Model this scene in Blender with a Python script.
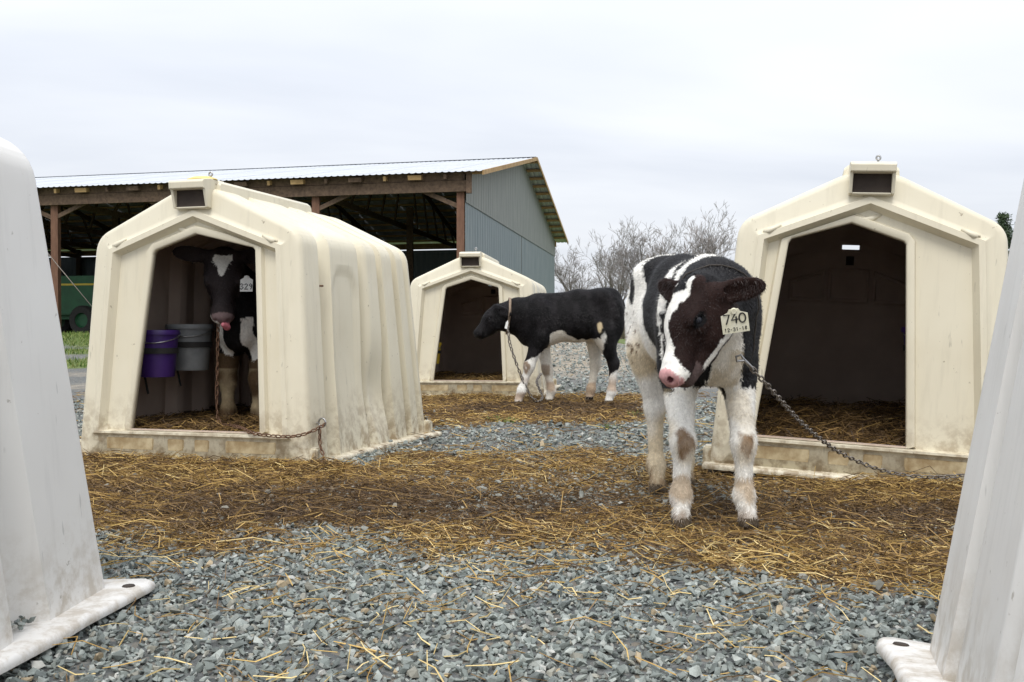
import bpy, bmesh, math, random
import numpy as np
from mathutils import Vector, Matrix

for o in list(bpy.data.objects): bpy.data.objects.remove(o)
scene = bpy.context.scene
COL = scene.collection
rng = np.random.default_rng(7)
random.seed(7)
R = math.radians

# ------------------------------------------------------------------ camera
CAM_H = 0.62
cam_d = bpy.data.cameras.new('camera'); cam = bpy.data.objects.new('camera', cam_d); COL.objects.link(cam)
cam_d.sensor_width = 36.0; cam_d.lens = 36.0*1000/1024
cam_d.clip_start = 0.05; cam_d.clip_end = 3000
cam.location = (0, 0, CAM_H); cam.rotation_euler = (R(90-0.63), 0, 0)
scene.camera = cam
scene.render.resolution_x = 1024; scene.render.resolution_y = 682

# ------------------------------------------------------------------ sky, sun, exposure
SUN_EL, SUN_AZ = 58.0, 190.0          # azimuth clockwise from +Y : behind the camera
world = bpy.data.worlds.new('World'); scene.world = world; world.use_nodes = True
nt = world.node_tree; nt.nodes.clear()
def N(tree, kind, **kw):
    n = tree.nodes.new(kind)
    for k, v in kw.items(): setattr(n, k, v)
    return n
wo = N(nt, 'ShaderNodeOutputWorld'); bg = N(nt, 'ShaderNodeBackground')
sky = N(nt, 'ShaderNodeTexSky', sky_type='NISHITA', sun_disc=False)
sky.sun_elevation = R(SUN_EL); sky.sun_rotation = R(SUN_AZ); sky.dust_density = 3.0
tc = N(nt, 'ShaderNodeTexCoord'); sep = N(nt, 'ShaderNodeSeparateXYZ')
nt.links.new(tc.outputs['Generated'], sep.inputs[0])
zab = N(nt, 'ShaderNodeMath', operation='ABSOLUTE'); nt.links.new(sep.outputs['Z'], zab.inputs[0])
zad = N(nt, 'ShaderNodeMath', operation='ADD'); nt.links.new(zab.outputs[0], zad.inputs[0]); zad.inputs[1].default_value = 0.12
dx = N(nt, 'ShaderNodeMath', operation='DIVIDE'); dy = N(nt, 'ShaderNodeMath', operation='DIVIDE')
nt.links.new(sep.outputs['X'], dx.inputs[0]); nt.links.new(zad.outputs[0], dx.inputs[1])
nt.links.new(sep.outputs['Y'], dy.inputs[0]); nt.links.new(zad.outputs[0], dy.inputs[1])
comb = N(nt, 'ShaderNodeCombineXYZ'); nt.links.new(dx.outputs[0], comb.inputs[0]); nt.links.new(dy.outputs[0], comb.inputs[1])
mp = N(nt, 'ShaderNodeMapping'); mp.inputs['Rotation'].default_value = (0, 0, R(18)); mp.inputs['Scale'].default_value = (0.35, 0.75, 1)
nt.links.new(comb.outputs[0], mp.inputs[0])
cn = N(nt, 'ShaderNodeTexNoise'); cn.inputs['Scale'].default_value = 0.9; cn.inputs['Detail'].default_value = 5; cn.inputs['Roughness'].default_value = 0.5; cn.inputs['Distortion'].default_value = 0.4
nt.links.new(mp.outputs[0], cn.inputs['Vector'])
cr = N(nt, 'ShaderNodeValToRGB'); cr.color_ramp.elements[0].position = 0.36; cr.color_ramp.elements[1].position = 0.66
cr.color_ramp.elements[0].color = (0.65, 0.685, 0.755, 1); cr.color_ramp.elements[1].color = (0.85, 0.87, 0.905, 1)
nt.links.new(cn.outputs['Fac'], cr.inputs[0])
# an overcast sky is brighter overhead than at the horizon
zp = N(nt, 'ShaderNodeMath', operation='MULTIPLY_ADD'); nt.links.new(zab.outputs[0], zp.inputs[0]); zp.inputs[1].default_value = 6.4; zp.inputs[2].default_value = 6.4
cm = N(nt, 'ShaderNodeVectorMath', operation='SCALE'); nt.links.new(cr.outputs[0], cm.inputs[0]); nt.links.new(zp.outputs[0], cm.inputs['Scale'])
mx = N(nt, 'ShaderNodeMix', data_type='RGBA'); mx.inputs[0].default_value = 0.93
nt.links.new(sky.outputs[0], mx.inputs[6]); nt.links.new(cm.outputs[0], mx.inputs[7])
nt.links.new(mx.outputs[2], bg.inputs[0]); bg.inputs[1].default_value = 0.122
nt.links.new(bg.outputs[0], wo.inputs[0])

sun_d = bpy.data.lights.new('sun', 'SUN'); sun_d.energy = 1.5; sun_d.angle = R(24); sun_d.color = (1.0, 0.965, 0.91)
sun = bpy.data.objects.new('sun', sun_d); COL.objects.link(sun)
az, el = R(SUN_AZ), R(SUN_EL)
to_sun = Vector((math.sin(az)*math.cos(el), math.cos(az)*math.cos(el), math.sin(el)))
sun.rotation_euler = to_sun.to_track_quat('Z', 'Y').to_euler(); sun.location = (0, -5, 20)
vs = scene.view_settings; vs.view_transform = 'Standard'; vs.look = 'None'; vs.gamma = 1.0; vs.use_curve_mapping = False
vs.exposure = 0.44

# ------------------------------------------------------------------ helpers
def tag(o, label=None, cat=None, group=None, kind=None):
    if label: o['label'] = label
    if cat: o['category'] = cat
    if group: o['group'] = group
    if kind: o['kind'] = kind
    return o
def empty(name, loc=(0, 0, 0), rz=0.0, parent=None):
    o = bpy.data.objects.new(name, None); COL.objects.link(o); o.location = loc; o.rotation_euler = (0, 0, rz)
    o.empty_display_size = 0.1
    if parent: o.parent = parent
    return o
def obj(name, me, mats=None, parent=None):
    o = bpy.data.objects.new(name, me); COL.objects.link(o)
    if mats is not None and not me.materials:
        for m in (mats if isinstance(mats, (list, tuple)) else [mats]): me.materials.append(m)
    if parent: o.parent = parent
    return o
def from_bm(name, bm, mats, parent=None, smooth=None):
    me = bpy.data.meshes.new(name); bm.to_mesh(me); bm.free()
    if smooth is not None:
        me.polygons.foreach_set('use_smooth', [True]*len(me.polygons))
        if smooth < 180: me.set_sharp_from_angle(angle=R(smooth))
    return obj(name, me, mats, parent)
def mesh_np(name, V, F, smooth=False, cols=None):
    """V (n,3); F (m,k) all faces the same size; cols (n,3) -> colour attribute 'Col'"""
    me = bpy.data.meshes.new(name); V = np.asarray(V, np.float32); F = np.asarray(F, np.int32)
    m, k = F.shape
    me.vertices.add(len(V)); me.vertices.foreach_set('co', V.ravel())
    me.loops.add(m*k); me.loops.foreach_set('vertex_index', F.ravel())
    me.polygons.add(m); me.polygons.foreach_set('loop_start', np.arange(0, m*k, k, dtype=np.int32))
    me.polygons.foreach_set('loop_total', np.full(m, k, np.int32))
    me.polygons.foreach_set('use_smooth', np.full(m, smooth))
    me.update(calc_edges=True); me.validate()
    if cols is not None:
        a = me.color_attributes.new('Col', 'FLOAT_COLOR', 'POINT')
        c = np.ones((len(V), 4), np.float32); c[:, :3] = cols
        a.data.foreach_set('color', c.ravel())
    return me
def bm_box(bm, c, s, rot=None):
    M = Matrix.Translation(Vector(c)) @ (rot.to_4x4() if rot is not None else Matrix.Identity(4)) @ Matrix.Diagonal((s[0], s[1], s[2], 1))
    bmesh.ops.create_cube(bm, size=1.0, matrix=M)
def box_obj(name, c, s, mat, parent=None, rot=None, bevel=0.0):
    bm = bmesh.new(); bm_box(bm, (0, 0, 0), s)
    if bevel: bmesh.ops.bevel(bm, geom=list(bm.edges), offset=bevel, segments=2, affect='EDGES')
    o = from_bm(name, bm, mat, parent); o.location = c
    if rot is not None: o.rotation_euler = rot.to_euler()
    return o
def bar(bm, a, b, w, h=None, up=Vector((0, 0, 1))):
    """rectangular timber from a to b"""
    a, b = Vector(a), Vector(b); d = b-a; L = d.length
    if L < 1e-6: return
    x = d/L; y = up.cross(x)
    if y.length < 1e-4: y = Vector((0, 1, 0)).cross(x)
    y.normalize(); z = x.cross(y)
    M = Matrix((x, y, z)).transposed().to_4x4(); M.translation = (a+b)/2
    bmesh.ops.create_cube(bm, size=1.0, matrix=M @ Matrix.Diagonal((L, w, h or w, 1)))
def tube(bm, pts, r, n=6, cap=True):
    pts = [Vector(p) for p in pts]; rs = r if isinstance(r, (list, tuple)) else [r]*len(pts)
    rings = []; prev = None
    for i, p in enumerate(pts):
        t = (pts[min(i+1, len(pts)-1)]-pts[max(i-1, 0)]).normalized()
        if prev is None:
            u = t.orthogonal().normalized()
        else:
            u = (prev - t*prev.dot(t)); u = u.normalized() if u.length > 1e-6 else t.orthogonal().normalized()
        prev = u; v = t.cross(u)
        rings.append([bm.verts.new(p+(u*math.cos(2*math.pi*k/n)+v*math.sin(2*math.pi*k/n))*rs[i]) for k in range(n)])
    for A, B in zip(rings, rings[1:]):
        for k in range(n): bm.faces.new((A[k], A[(k+1) % n], B[(k+1) % n], B[k]))
    if cap:
        bm.faces.new(rings[0][::-1]); bm.faces.new(rings[-1])
def lathe(bm, prof, n=28, close=False):
    rings = [[bm.verts.new((r*math.cos(2*math.pi*k/n), r*math.sin(2*math.pi*k/n), z)) for k in range(n)] for r, z in prof]
    for A, B in zip(rings, rings[1:]):
        for k in range(n): bm.faces.new((A[k], A[(k+1) % n], B[(k+1) % n], B[k]))
    if close:
        bm.faces.new(rings[0][::-1]); bm.faces.new(rings[-1])
def sst(a, b, x):
    t = np.clip((np.asarray(x, float)-a)/(b-a), 0, 1); return t*t*(3-2*t)
_perm = np.random.default_rng(3).random((64, 64, 64)).astype(np.float32)
def vnoise(P, s=1.0, o=0.0):
    """value noise 0..1, P (n,3)"""
    Q = np.asarray(P, np.float32)*s+o; i = np.floor(Q).astype(int); f = Q-i; f = f*f*(3-2*f); i &= 63; j = (i+1) & 63
    g = _perm
    def L(a, b, t): return a+(b-a)*t
    x0, y0, z0, x1, y1, z1 = i[:, 0], i[:, 1], i[:, 2], j[:, 0], j[:, 1], j[:, 2]; fx, fy, fz = f[:, 0], f[:, 1], f[:, 2]
    return L(L(L(g[x0, y0, z0], g[x1, y0, z0], fx), L(g[x0, y1, z0], g[x1, y1, z0], fx), fy),
             L(L(g[x0, y0, z1], g[x1, y0, z1], fx), L(g[x0, y1, z1], g[x1, y1, z1], fx), fy), fz)
def n2(x, y, s, o=0.0):
    x = np.asarray(x, float); y = np.asarray(y, float)
    P = np.stack([x.ravel(), y.ravel(), np.zeros(x.size)], 1)
    return (vnoise(P, s, o)*0.6+vnoise(P, s*2.1, o+5.2)*0.4).reshape(x.shape)

# ------------------------------------------------------------------ materials
def material(name):
    m = bpy.data.materials.new(name); m.use_nodes = True
    t = m.node_tree; b = t.nodes['Principled BSDF']; return m, t, b
def ramp(t, fac, stops):
    r = N(t, 'ShaderNodeValToRGB'); e = r.color_ramp.elements
    while len(e) > len(stops): e.remove(e[-1])
    while len(e) < len(stops): e.new(0.5)
    for el_, (p, c) in zip(e, stops): el_.position = p; el_.color = (*c, 1)
    t.links.new(fac, r.inputs[0]); return r.outputs[0]
def noise(t, vec, scale, detail=4, rough=0.55, dist=0.0):
    n = N(t, 'ShaderNodeTexNoise'); n.inputs['Scale'].default_value = scale; n.inputs['Detail'].default_value = detail
    n.inputs['Roughness'].default_value = rough; n.inputs['Distortion'].default_value = dist
    if vec is not None: t.links.new(vec, n.inputs['Vector'])
    return n.outputs['Fac']
def objco(t, scale=None):
    c = N(t, 'ShaderNodeTexCoord').outputs['Object']
    if scale is None: return c
    m = N(t, 'ShaderNodeMapping'); m.inputs['Scale'].default_value = scale; t.links.new(c, m.inputs[0]); return m.outputs[0]
def worldco(t): return N(t, 'ShaderNodeNewGeometry').outputs['Position']
def mixc(t, fac, a, b, mode='MIX'):
    m = N(t, 'ShaderNodeMix', data_type='RGBA', blend_type=mode)
    for sock, v in ((m.inputs[0], fac), (m.inputs[6], a), (m.inputs[7], b)):
        if hasattr(v, 'is_linked'): t.links.new(v, sock)
        else: sock.default_value = v if isinstance(v, float) else (*v, 1)
    return m.outputs[2]
def mth(t, op, a, b=None, clamp=False):
    m = N(t, 'ShaderNodeMath', operation=op, use_clamp=clamp)
    for i, v in enumerate((a, b)):
        if v is None: continue
        if hasattr(v, 'is_linked'): t.links.new(v, m.inputs[i])
        else: m.inputs[i].default_value = v
    return m.outputs[0]
def maprange(t, v, a, b, c=0.0, d=1.0):
    m = N(t, 'ShaderNodeMapRange'); t.links.new(v, m.inputs[0])
    for i, q in enumerate((a, b, c, d)): m.inputs[i+1].default_value = q
    return m.outputs[0]
def bump(t, b, h, strength=0.2, dist=0.01):
    n = N(t, 'ShaderNodeBump'); n.inputs['Strength'].default_value = strength; n.inputs['Distance'].default_value = dist
    t.links.new(h, n.inputs['Height']); t.links.new(n.outputs[0], b.inputs['Normal'])
def simple(name, c1, c2, scale=8.0, rough=0.6, metal=0.0, bmp=0.0, stretch=None, bdist=0.004):
    m, t, b = material(name); v = objco(t, stretch); f = noise(t, v, scale, 6, 0.6)
    t.links.new(ramp(t, f, [(0.32, c1), (0.68, c2)]), b.inputs['Base Color'])
    b.inputs['Roughness'].default_value = rough; b.inputs['Metallic'].default_value = metal
    if bmp: bump(t, b, noise(t, v, scale*3, 4), bmp, bdist)
    return m
def colmat(name, rough=0.8, spec=0.3, nz=0.25, scale=60.0):
    m, t, b = material(name); a = N(t, 'ShaderNodeAttribute', attribute_name='Col')
    f = noise(t, objco(t), scale, 5, 0.6)
    t.links.new(mixc(t, 1.0, a.outputs['Color'], ramp(t, f, [(0.25, (1-nz,)*3), (0.75, (1+nz*0.6,)*3)]), 'MULTIPLY'), b.inputs['Base Color'])
    b.inputs['Roughness'].default_value = rough; b.inputs['Specular IOR Level'].default_value = spec
    return m, t, b

def plastic(name, base, tint, grime, zlow=0.12):
    m, t, b = material(name); v = objco(t); geo = N(t, 'ShaderNodeSeparateXYZ'); t.links.new(v, geo.inputs[0]); z = geo.outputs['Z']
    c = mixc(t, maprange(t, noise(t, v, 2.3, 4), 0.35, 0.7), base, tint)
    st = N(t, 'ShaderNodeMapping'); st.inputs['Scale'].default_value = (14, 14, 1.2); t.links.new(v, st.inputs[0])
    streak = maprange(t, noise(t, st.outputs[0], 1.6, 5, 0.65), 0.52, 0.80, 0, 0.42)
    c = mixc(t, streak, c, tuple(0.72*q for q in tint))
    zz = mth(t, 'ADD', z, mth(t, 'MULTIPLY', noise(t, v, 5.0, 5, 0.65), -0.30))
    low = maprange(t, zz, -0.14, zlow, 0.72, 0.0)
    blot = maprange(t, noise(t, v, 17.0, 6, 0.7), 0.43, 0.60)
    c = mixc(t, mth(t, 'MULTIPLY', low, blot, True), c, grime)
    sp = maprange(t, noise(t, v, 42.0, 3, 0.6), 0.70, 0.74, 0, 0.55)
    c = mixc(t, sp, c, tuple(0.6*q for q in grime))
    vo = N(t, 'ShaderNodeMapping'); vo.inputs['Scale'].default_value = (55, 55, 9); t.links.new(v, vo.inputs[0])
    scr = maprange(t, noise(t, vo.outputs[0], 1.0, 2, 0.5), 0.72, 0.76, 0, 0.5)
    c = mixc(t, scr, c, tuple(0.5*q for q in tint))
    t.links.new(c, b.inputs['Base Color'])
    t.links.new(maprange(t, noise(t, v, 9.0, 4), 0.3, 0.7, 0.33, 0.55), b.inputs['Roughness'])
    b.inputs['Specular IOR Level'].default_value = 0.42
    bump(t, b, noise(t, v, 3.0, 2), 0.10, 0.02)
    return m
M_CREAM = plastic('cream_plastic', (0.72, 0.668, 0.525), (0.665, 0.607, 0.465), (0.20, 0.12, 0.045), 0.20)
M_WHITE = plastic('white_plastic', (0.765, 0.75, 0.715), (0.71, 0.69, 0.655), (0.42, 0.36, 0.28), 0.10)
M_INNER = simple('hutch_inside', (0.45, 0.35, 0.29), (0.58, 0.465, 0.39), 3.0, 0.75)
M_SILL = simple('sill_grime', (0.23, 0.145, 0.055), (0.55, 0.46, 0.29), 14.0, 0.7, 0, 0.3)
M_DARKHOLE = simple('hole_shade_and_latch', (0.03, 0.022, 0.018), (0.06, 0.045, 0.035), 8, 0.9)  # dark colour painted for shade in holes; also colours the vent latch
M_YLID = simple('yellow_lid', (0.62, 0.47, 0.13), (0.75, 0.60, 0.22), 9, 0.5)
M_STEEL = simple('galvanised_steel', (0.30, 0.30, 0.30), (0.50, 0.50, 0.50), 60, 0.4, 0.9)
M_CHAIN = simple('weathered_chain', (0.13, 0.115, 0.10), (0.30, 0.27, 0.24), 70, 0.5, 0.8)
M_RUST = simple('rusty_chain', (0.10, 0.05, 0.03), (0.21, 0.12, 0.07), 60, 0.75, 0.3)
M_PURPLE = simple('purple_plastic', (0.042, 0.016, 0.13), (0.065, 0.026, 0.175), 7, 0.4)
M_GREYPAIL = simple('grey_pail', (0.15, 0.16, 0.17), (0.25, 0.265, 0.27), 9, 0.5)
M_RUBBER = simple('black_rubber', (0.012, 0.012, 0.012), (0.03, 0.028, 0.026), 20, 0.8)
M_TAG = simple('tag_plastic', (0.70, 0.66, 0.48), (0.82, 0.79, 0.64), 30, 0.45)
M_TAGW = simple('tag_white_plastic', (0.78, 0.78, 0.74), (0.86, 0.86, 0.84), 30, 0.45)
M_INK = simple('ink', (0.01, 0.01, 0.01), (0.02, 0.02, 0.02), 30, 0.6)
M_DARKTWINE = simple('dark_twine', (0.03, 0.024, 0.02), (0.06, 0.05, 0.04), 60, 0.9)
M_COLLAR = simple('woven_collar', (0.18, 0.13, 0.09), (0.30, 0.23, 0.17), 60, 0.9, 0, 0.3)
M_TWINE = simple('pale_twine', (0.5, 0.45, 0.36), (0.66, 0.6, 0.5), 60, 0.9)
M_WOOD = simple('weathered_timber', (0.065, 0.040, 0.026), (0.16, 0.105, 0.066), 5, 0.85, 0, 0.4, (3, 3, 3))
M_WOODRED = simple('reddish_post_timber', (0.12, 0.060, 0.037), (0.20, 0.105, 0.066), 5, 0.85, 0, 0.4, (4, 4, 0.8))
M_WOODY = simple('yellow_pine', (0.34, 0.21, 0.09), (0.52, 0.35, 0.16), 4, 0.8, 0, 0.3)
M_ROOF = simple('galvanised_roof', (0.46, 0.49, 0.53), (0.58, 0.60, 0.63), 1.3, 0.45, 0.15)
M_SHEET = simple('weathered_steel_sheet', (0.16, 0.205, 0.22), (0.24, 0.275, 0.28), 2.2, 0.6, 0.25, 0, (6, 6, 0.5))
M_SHEET2 = simple('dusty_steel_sheet', (0.195, 0.212, 0.20), (0.275, 0.285, 0.262), 2.2, 0.65, 0.2, 0, (6, 6, 0.5))
M_GREEN = simple('green_machine_paint', (0.006, 0.06, 0.022), (0.010, 0.095, 0.034), 5, 0.5)
M_YELLOW = simple('yellow_machine_paint', (0.55, 0.38, 0.03), (0.65, 0.47, 0.05), 5, 0.5)
# ------------------------------------------------------------------ ground
def poly_sd(x, y, poly):
    """signed distance to polygon, negative inside"""
    x = np.asarray(x, float); y = np.asarray(y, float); P = np.array(poly, float)
    d = np.full(x.shape, 1e9); ins = np.zeros(x.shape, bool)
    for i in range(len(P)):
        a = P[i]; b = P[(i+1) % len(P)]; e = b-a
        t = np.clip(((x-a[0])*e[0]+(y-a[1])*e[1])/(e@e), 0, 1)
        d = np.minimum(d, np.hypot(x-a[0]-t*e[0], y-a[1]-t*e[1]))
        c = ((a[1] > y) != (b[1] > y)) & (x < (b[0]-a[0])*(y-a[1])/(b[1]-a[1]+1e-12)+a[0])
        ins ^= c
    return np.where(ins, -d, d)
# the trampled bedding that the calves drag out of their hutches (metres on the ground)
PATCH_A = [(-2.3, 5.3), (-2.0, 4.7), (-0.9, 4.5), (-0.45, 5.0), (0.35, 5.1), (0.62, 4.5), (0.95, 4.3), (2.2, 4.2), (2.4, 2.3), (1.05, 2.22), (0.75, 2.38),
           (0.40, 2.62), (0.10, 2.86), (-0.30, 2.92), (-0.75, 2.98), (-1.15, 2.86), (-1.6, 3.1), (-2.2, 3.3)]
PATCH_B = [(-1.0, 9.6), (1.35, 9.6), (1.1, 8.2), (1.0, 6.9), (0.2, 6.6), (-0.55, 6.6), (-0.8, 8.0)]
PATCH_C = [(0.30, 4.6), (1.0, 4.6), (1.4, 6.5), (0.5, 6.8)]
def straw_mask(x, y):
    x = np.asarray(x, float); y = np.asarray(y, float)
    nz = (n2(x, y, 2.2)-0.5)*0.7+(n2(x, y, 7.0, 3.0)-0.5)*0.35
    a = 1-sst(-0.16, 0.16, poly_sd(x, y, PATCH_A)+nz*0.85)
    b = 1-sst(-0.25, 0.25, poly_sd(x, y, PATCH_B)+nz*0.6)
    thin_ = 0.42*sst(-0.7, 0.2, x)*(1-sst(0.75, 1.2, x))*sst(3.2, 3.7, y)*(1-sst(5.4, 6.2, y))+0.10
    a = a*(1-thin_*(1-sst(0.40, 0.60, n2(x, y, 2.6, 41))))
    return np.clip(np.maximum(a, b), 0, 1)
def dark_mask(x, y):
    """where the bedding is wet and trampled to dung"""
    c1 = np.exp(-(((np.asarray(x)+0.55)/1.25)**2+((np.asarray(y)-3.62)/0.42)**2))
    c2 = np.exp(-(((np.asarray(x)-1.35)/0.75)**2+((np.asarray(y)-3.15)/0.40)**2))*0.8
    c3 = np.exp(-(((np.asarray(x)-0.35)/0.9)**2+((np.asarray(y)-7.9)/0.7)**2))*1.0
    return np.clip((c1+c2+c3)*1.15+0.08+(n2(x, y, 3.0, 9)-0.5)*1.1, 0, 1)
def gz(x, y):
    x = np.asarray(x, float); y = np.asarray(y, float)
    rise = 0.55*sst(11, 23, y)*(1-sst(0.5, 5.0, x))
    near = 1-sst(9, 14, np.hypot(x, y-4))
    b = ((n2(x, y, 1.1, 2)-0.5)*0.016+(n2(x, y, 4.5, 7)-0.5)*0.012)*near
    return rise+b+0.004*straw_mask(x, y)*near-0.011
xs = np.concatenate([np.array([-900, -420, -200, -110, -60, -35, -24, -18]), np.arange(-14, -5, 0.5), np.arange(-5, 5, 0.07), np.arange(5, 14.1, 0.5), np.array([18, 24, 35, 60, 110, 200, 420, 900])])
ys = np.concatenate([np.array([-300, -100, -40, -15, -6, -2, 0, 0.7]), np.arange(1.2, 10, 0.07), np.arange(10, 26, 0.25), np.array([27, 29, 32, 36, 42, 50, 60, 75, 100, 140, 220, 400, 900, 1800])])
X, Y = np.meshgrid(xs, ys)
Z = gz(X, Y)
ni, nj = X.shape
idx = np.arange(ni*nj).reshape(ni, nj)
F = np.stack([idx[:-1, :-1], idx[:-1, 1:], idx[1:, 1:], idx[1:, :-1]], -1).reshape(-1, 4)
S = straw_mask(X, Y); DK = dark_mask(X, Y)
left = 1-sst(-2, 1.0, X)
wob = (n2(X, Y, 0.55, 4)-0.5)*2.2
yl = Y+wob
gl = np.maximum.reduce([sst(18.0, 18.6, yl), sst(13.5, 13.9, yl)*(1-sst(15.2, 15.7, yl)), sst(16.5, 16.8, yl)*(1-sst(17.5, 17.8, yl))])
gr = sst(27, 31, Y+wob*2)
G = np.clip(left*gl+(1-left)*gr, 0, 1)
DIRT = (1-left)*sst(12, 14, yl)*(1-sst(19, 22, yl))*0.9+sst(0.5, 0.75, n2(X, Y, 0.9, 12))*0.5*sst(8, 10, Y)
zone = np.stack([S.ravel(), DK.ravel(), G.ravel()], 1)
me = mesh_np('ground', np.stack([X.ravel(), Y.ravel(), Z.ravel()], 1), F, True, zone)
a2 = me.attributes.new('dirt', 'FLOAT', 'POINT'); a2.data.foreach_set('value', np.clip(DIRT, 0, 1).ravel().astype(np.float32))
m, t, b = material('ground_gravel_and_bedding')
at = N(t, 'ShaderNodeAttribute', attribute_name='Col'); sp = N(t, 'ShaderNodeSeparateColor'); t.links.new(at.outputs['Color'], sp.inputs[0])
wc = worldco(t)
vor = N(t, 'ShaderNodeTexVoronoi'); vor.inputs['Scale'].default_value = 48; t.links.new(wc, vor.inputs['Vector'])
hs = N(t, 'ShaderNodeSeparateColor'); t.links.new(vor.outputs['Color'], hs.inputs[0])
grav = ramp(t, hs.outputs[0], [(0.0, (0.13, 0.15, 0.15)), (0.45, (0.28, 0.30, 0.30)), (0.75, (0.40, 0.41, 0.39)), (0.93, (0.42, 0.35, 0.26)), (1.0, (0.5, 0.49, 0.45))])
grav = mixc(t, maprange(t, vor.outputs['Distance'], 0.012, 0.02, 0.0, 0.65), grav, (0.05, 0.05, 0.047))
dirtc = ramp(t, noise(t, wc, 6, 6, 0.65), [(0.3, (0.26, 0.21, 0.15)), (0.7, (0.46, 0.40, 0.31))])
da = N(t, 'ShaderNodeAttribute', attribute_name='dirt')
c = mixc(t, mth(t, 'MULTIPLY', da.outputs['Fac'], maprange(t, noise(t, wc, 3.0, 5), 0.3, 0.55), True), grav, dirtc)
strawc = ramp(t, noise(t, wc, 40, 6, 0.7), [(0.3, (0.055, 0.032, 0.014)), (0.55, (0.16, 0.095, 0.035)), (0.75, (0.30, 0.19, 0.065))])
mud = ramp(t, noise(t, wc, 22, 6, 0.7), [(0.3, (0.030, 0.018, 0.010)), (0.7, (0.095, 0.058, 0.026))])
sc = mixc(t, sp.outputs[1], strawc, mud)
c = mixc(t, sp.outputs[0], c, sc)
grass = ramp(t, noise(t, wc, 2.5, 8, 0.75), [(0.3, (0.05, 0.085, 0.018)), (0.55, (0.12, 0.16, 0.035)), (0.78, (0.26, 0.25, 0.10))])
c = mixc(t, sp.outputs[2], c, grass)
t.links.new(c, b.inputs['Base Color']); b.inputs['Roughness'].default_value = 0.9
bump(t, b, mth(t, 'SUBTRACT', noise(t, wc, 45, 5, 0.7), vor.outputs['Distance']), 0.7, 0.02)
ground = tag(obj('ground', me, m), kind='structure')

# ------------------------------------------------------------------ loose stone, bedding straw, grass
CORN = []      # filled with (inverse matrix, half width, length) of hutches: keeps straw and stone out of walls
def rnd_rot(n, flat=1.0):
    """random rotation matrices; flat<1 keeps z near up"""
    th = rng.uniform(0, 2*np.pi, n); ph = rng.normal(0, 0.55*flat, n); ps = rng.normal(0, 0.55*flat, n)
    c, s = np.cos, np.sin
    Rz = np.zeros((n, 3, 3)); Rz[:, 0, 0] = c(th); Rz[:, 0, 1] = -s(th); Rz[:, 1, 0] = s(th); Rz[:, 1, 1] = c(th); Rz[:, 2, 2] = 1
    Rx = np.zeros((n, 3, 3)); Rx[:, 0, 0] = 1; Rx[:, 1, 1] = c(ph); Rx[:, 1, 2] = -s(ph); Rx[:, 2, 1] = s(ph); Rx[:, 2, 2] = c(ph)
    Ry = np.zeros((n, 3, 3)); Ry[:, 1, 1] = 1; Ry[:, 0, 0] = c(ps); Ry[:, 0, 2] = s(ps); Ry[:, 2, 0] = -s(ps); Ry[:, 2, 2] = c(ps)
    return Rx @ Ry @ Rz
def hull_variant():
    bm = bmesh.new(); p = rng.normal(size=(11, 3)); p /= np.linalg.norm(p, axis=1)[:, None]; p *= rng.uniform(0.75, 1.1, (11, 1)); p *= (1.0, 0.74, 0.52)
    for q in p: bm.verts.new(q)
    r = bmesh.ops.convex_hull(bm, input=list(bm.verts))
    for v in [v for v in bm.verts if not v.link_faces]: bm.verts.remove(v)
    bm.verts.ensure_lookup_table(); bm.verts.index_update(); bmesh.ops.triangulate(bm, faces=list(bm.faces)); bm.verts.index_update()
    V = np.array([v.co[:] for v in bm.verts]); F = np.array([[v.index for v in f.verts] for f in bm.faces]); bm.free(); return V, F
def in_view(x, y, pad=0.25): return np.abs(x) < 0.53*y+pad
def hutch_clear(x, y, grow=0.0):
    ok = np.ones(x.shape, bool)
    for cx, cy, th, hw, L in CORN:
        dx_, dy_ = x-cx, y-cy; lx = dx_*math.cos(th)+dy_*math.sin(th); ly = -dx_*math.sin(th)+dy_*math.cos(th)
        ok &= ~((np.abs(lx) < hw+grow) & (ly > -0.02-grow) & (ly < L+grow))
    return ok
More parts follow.
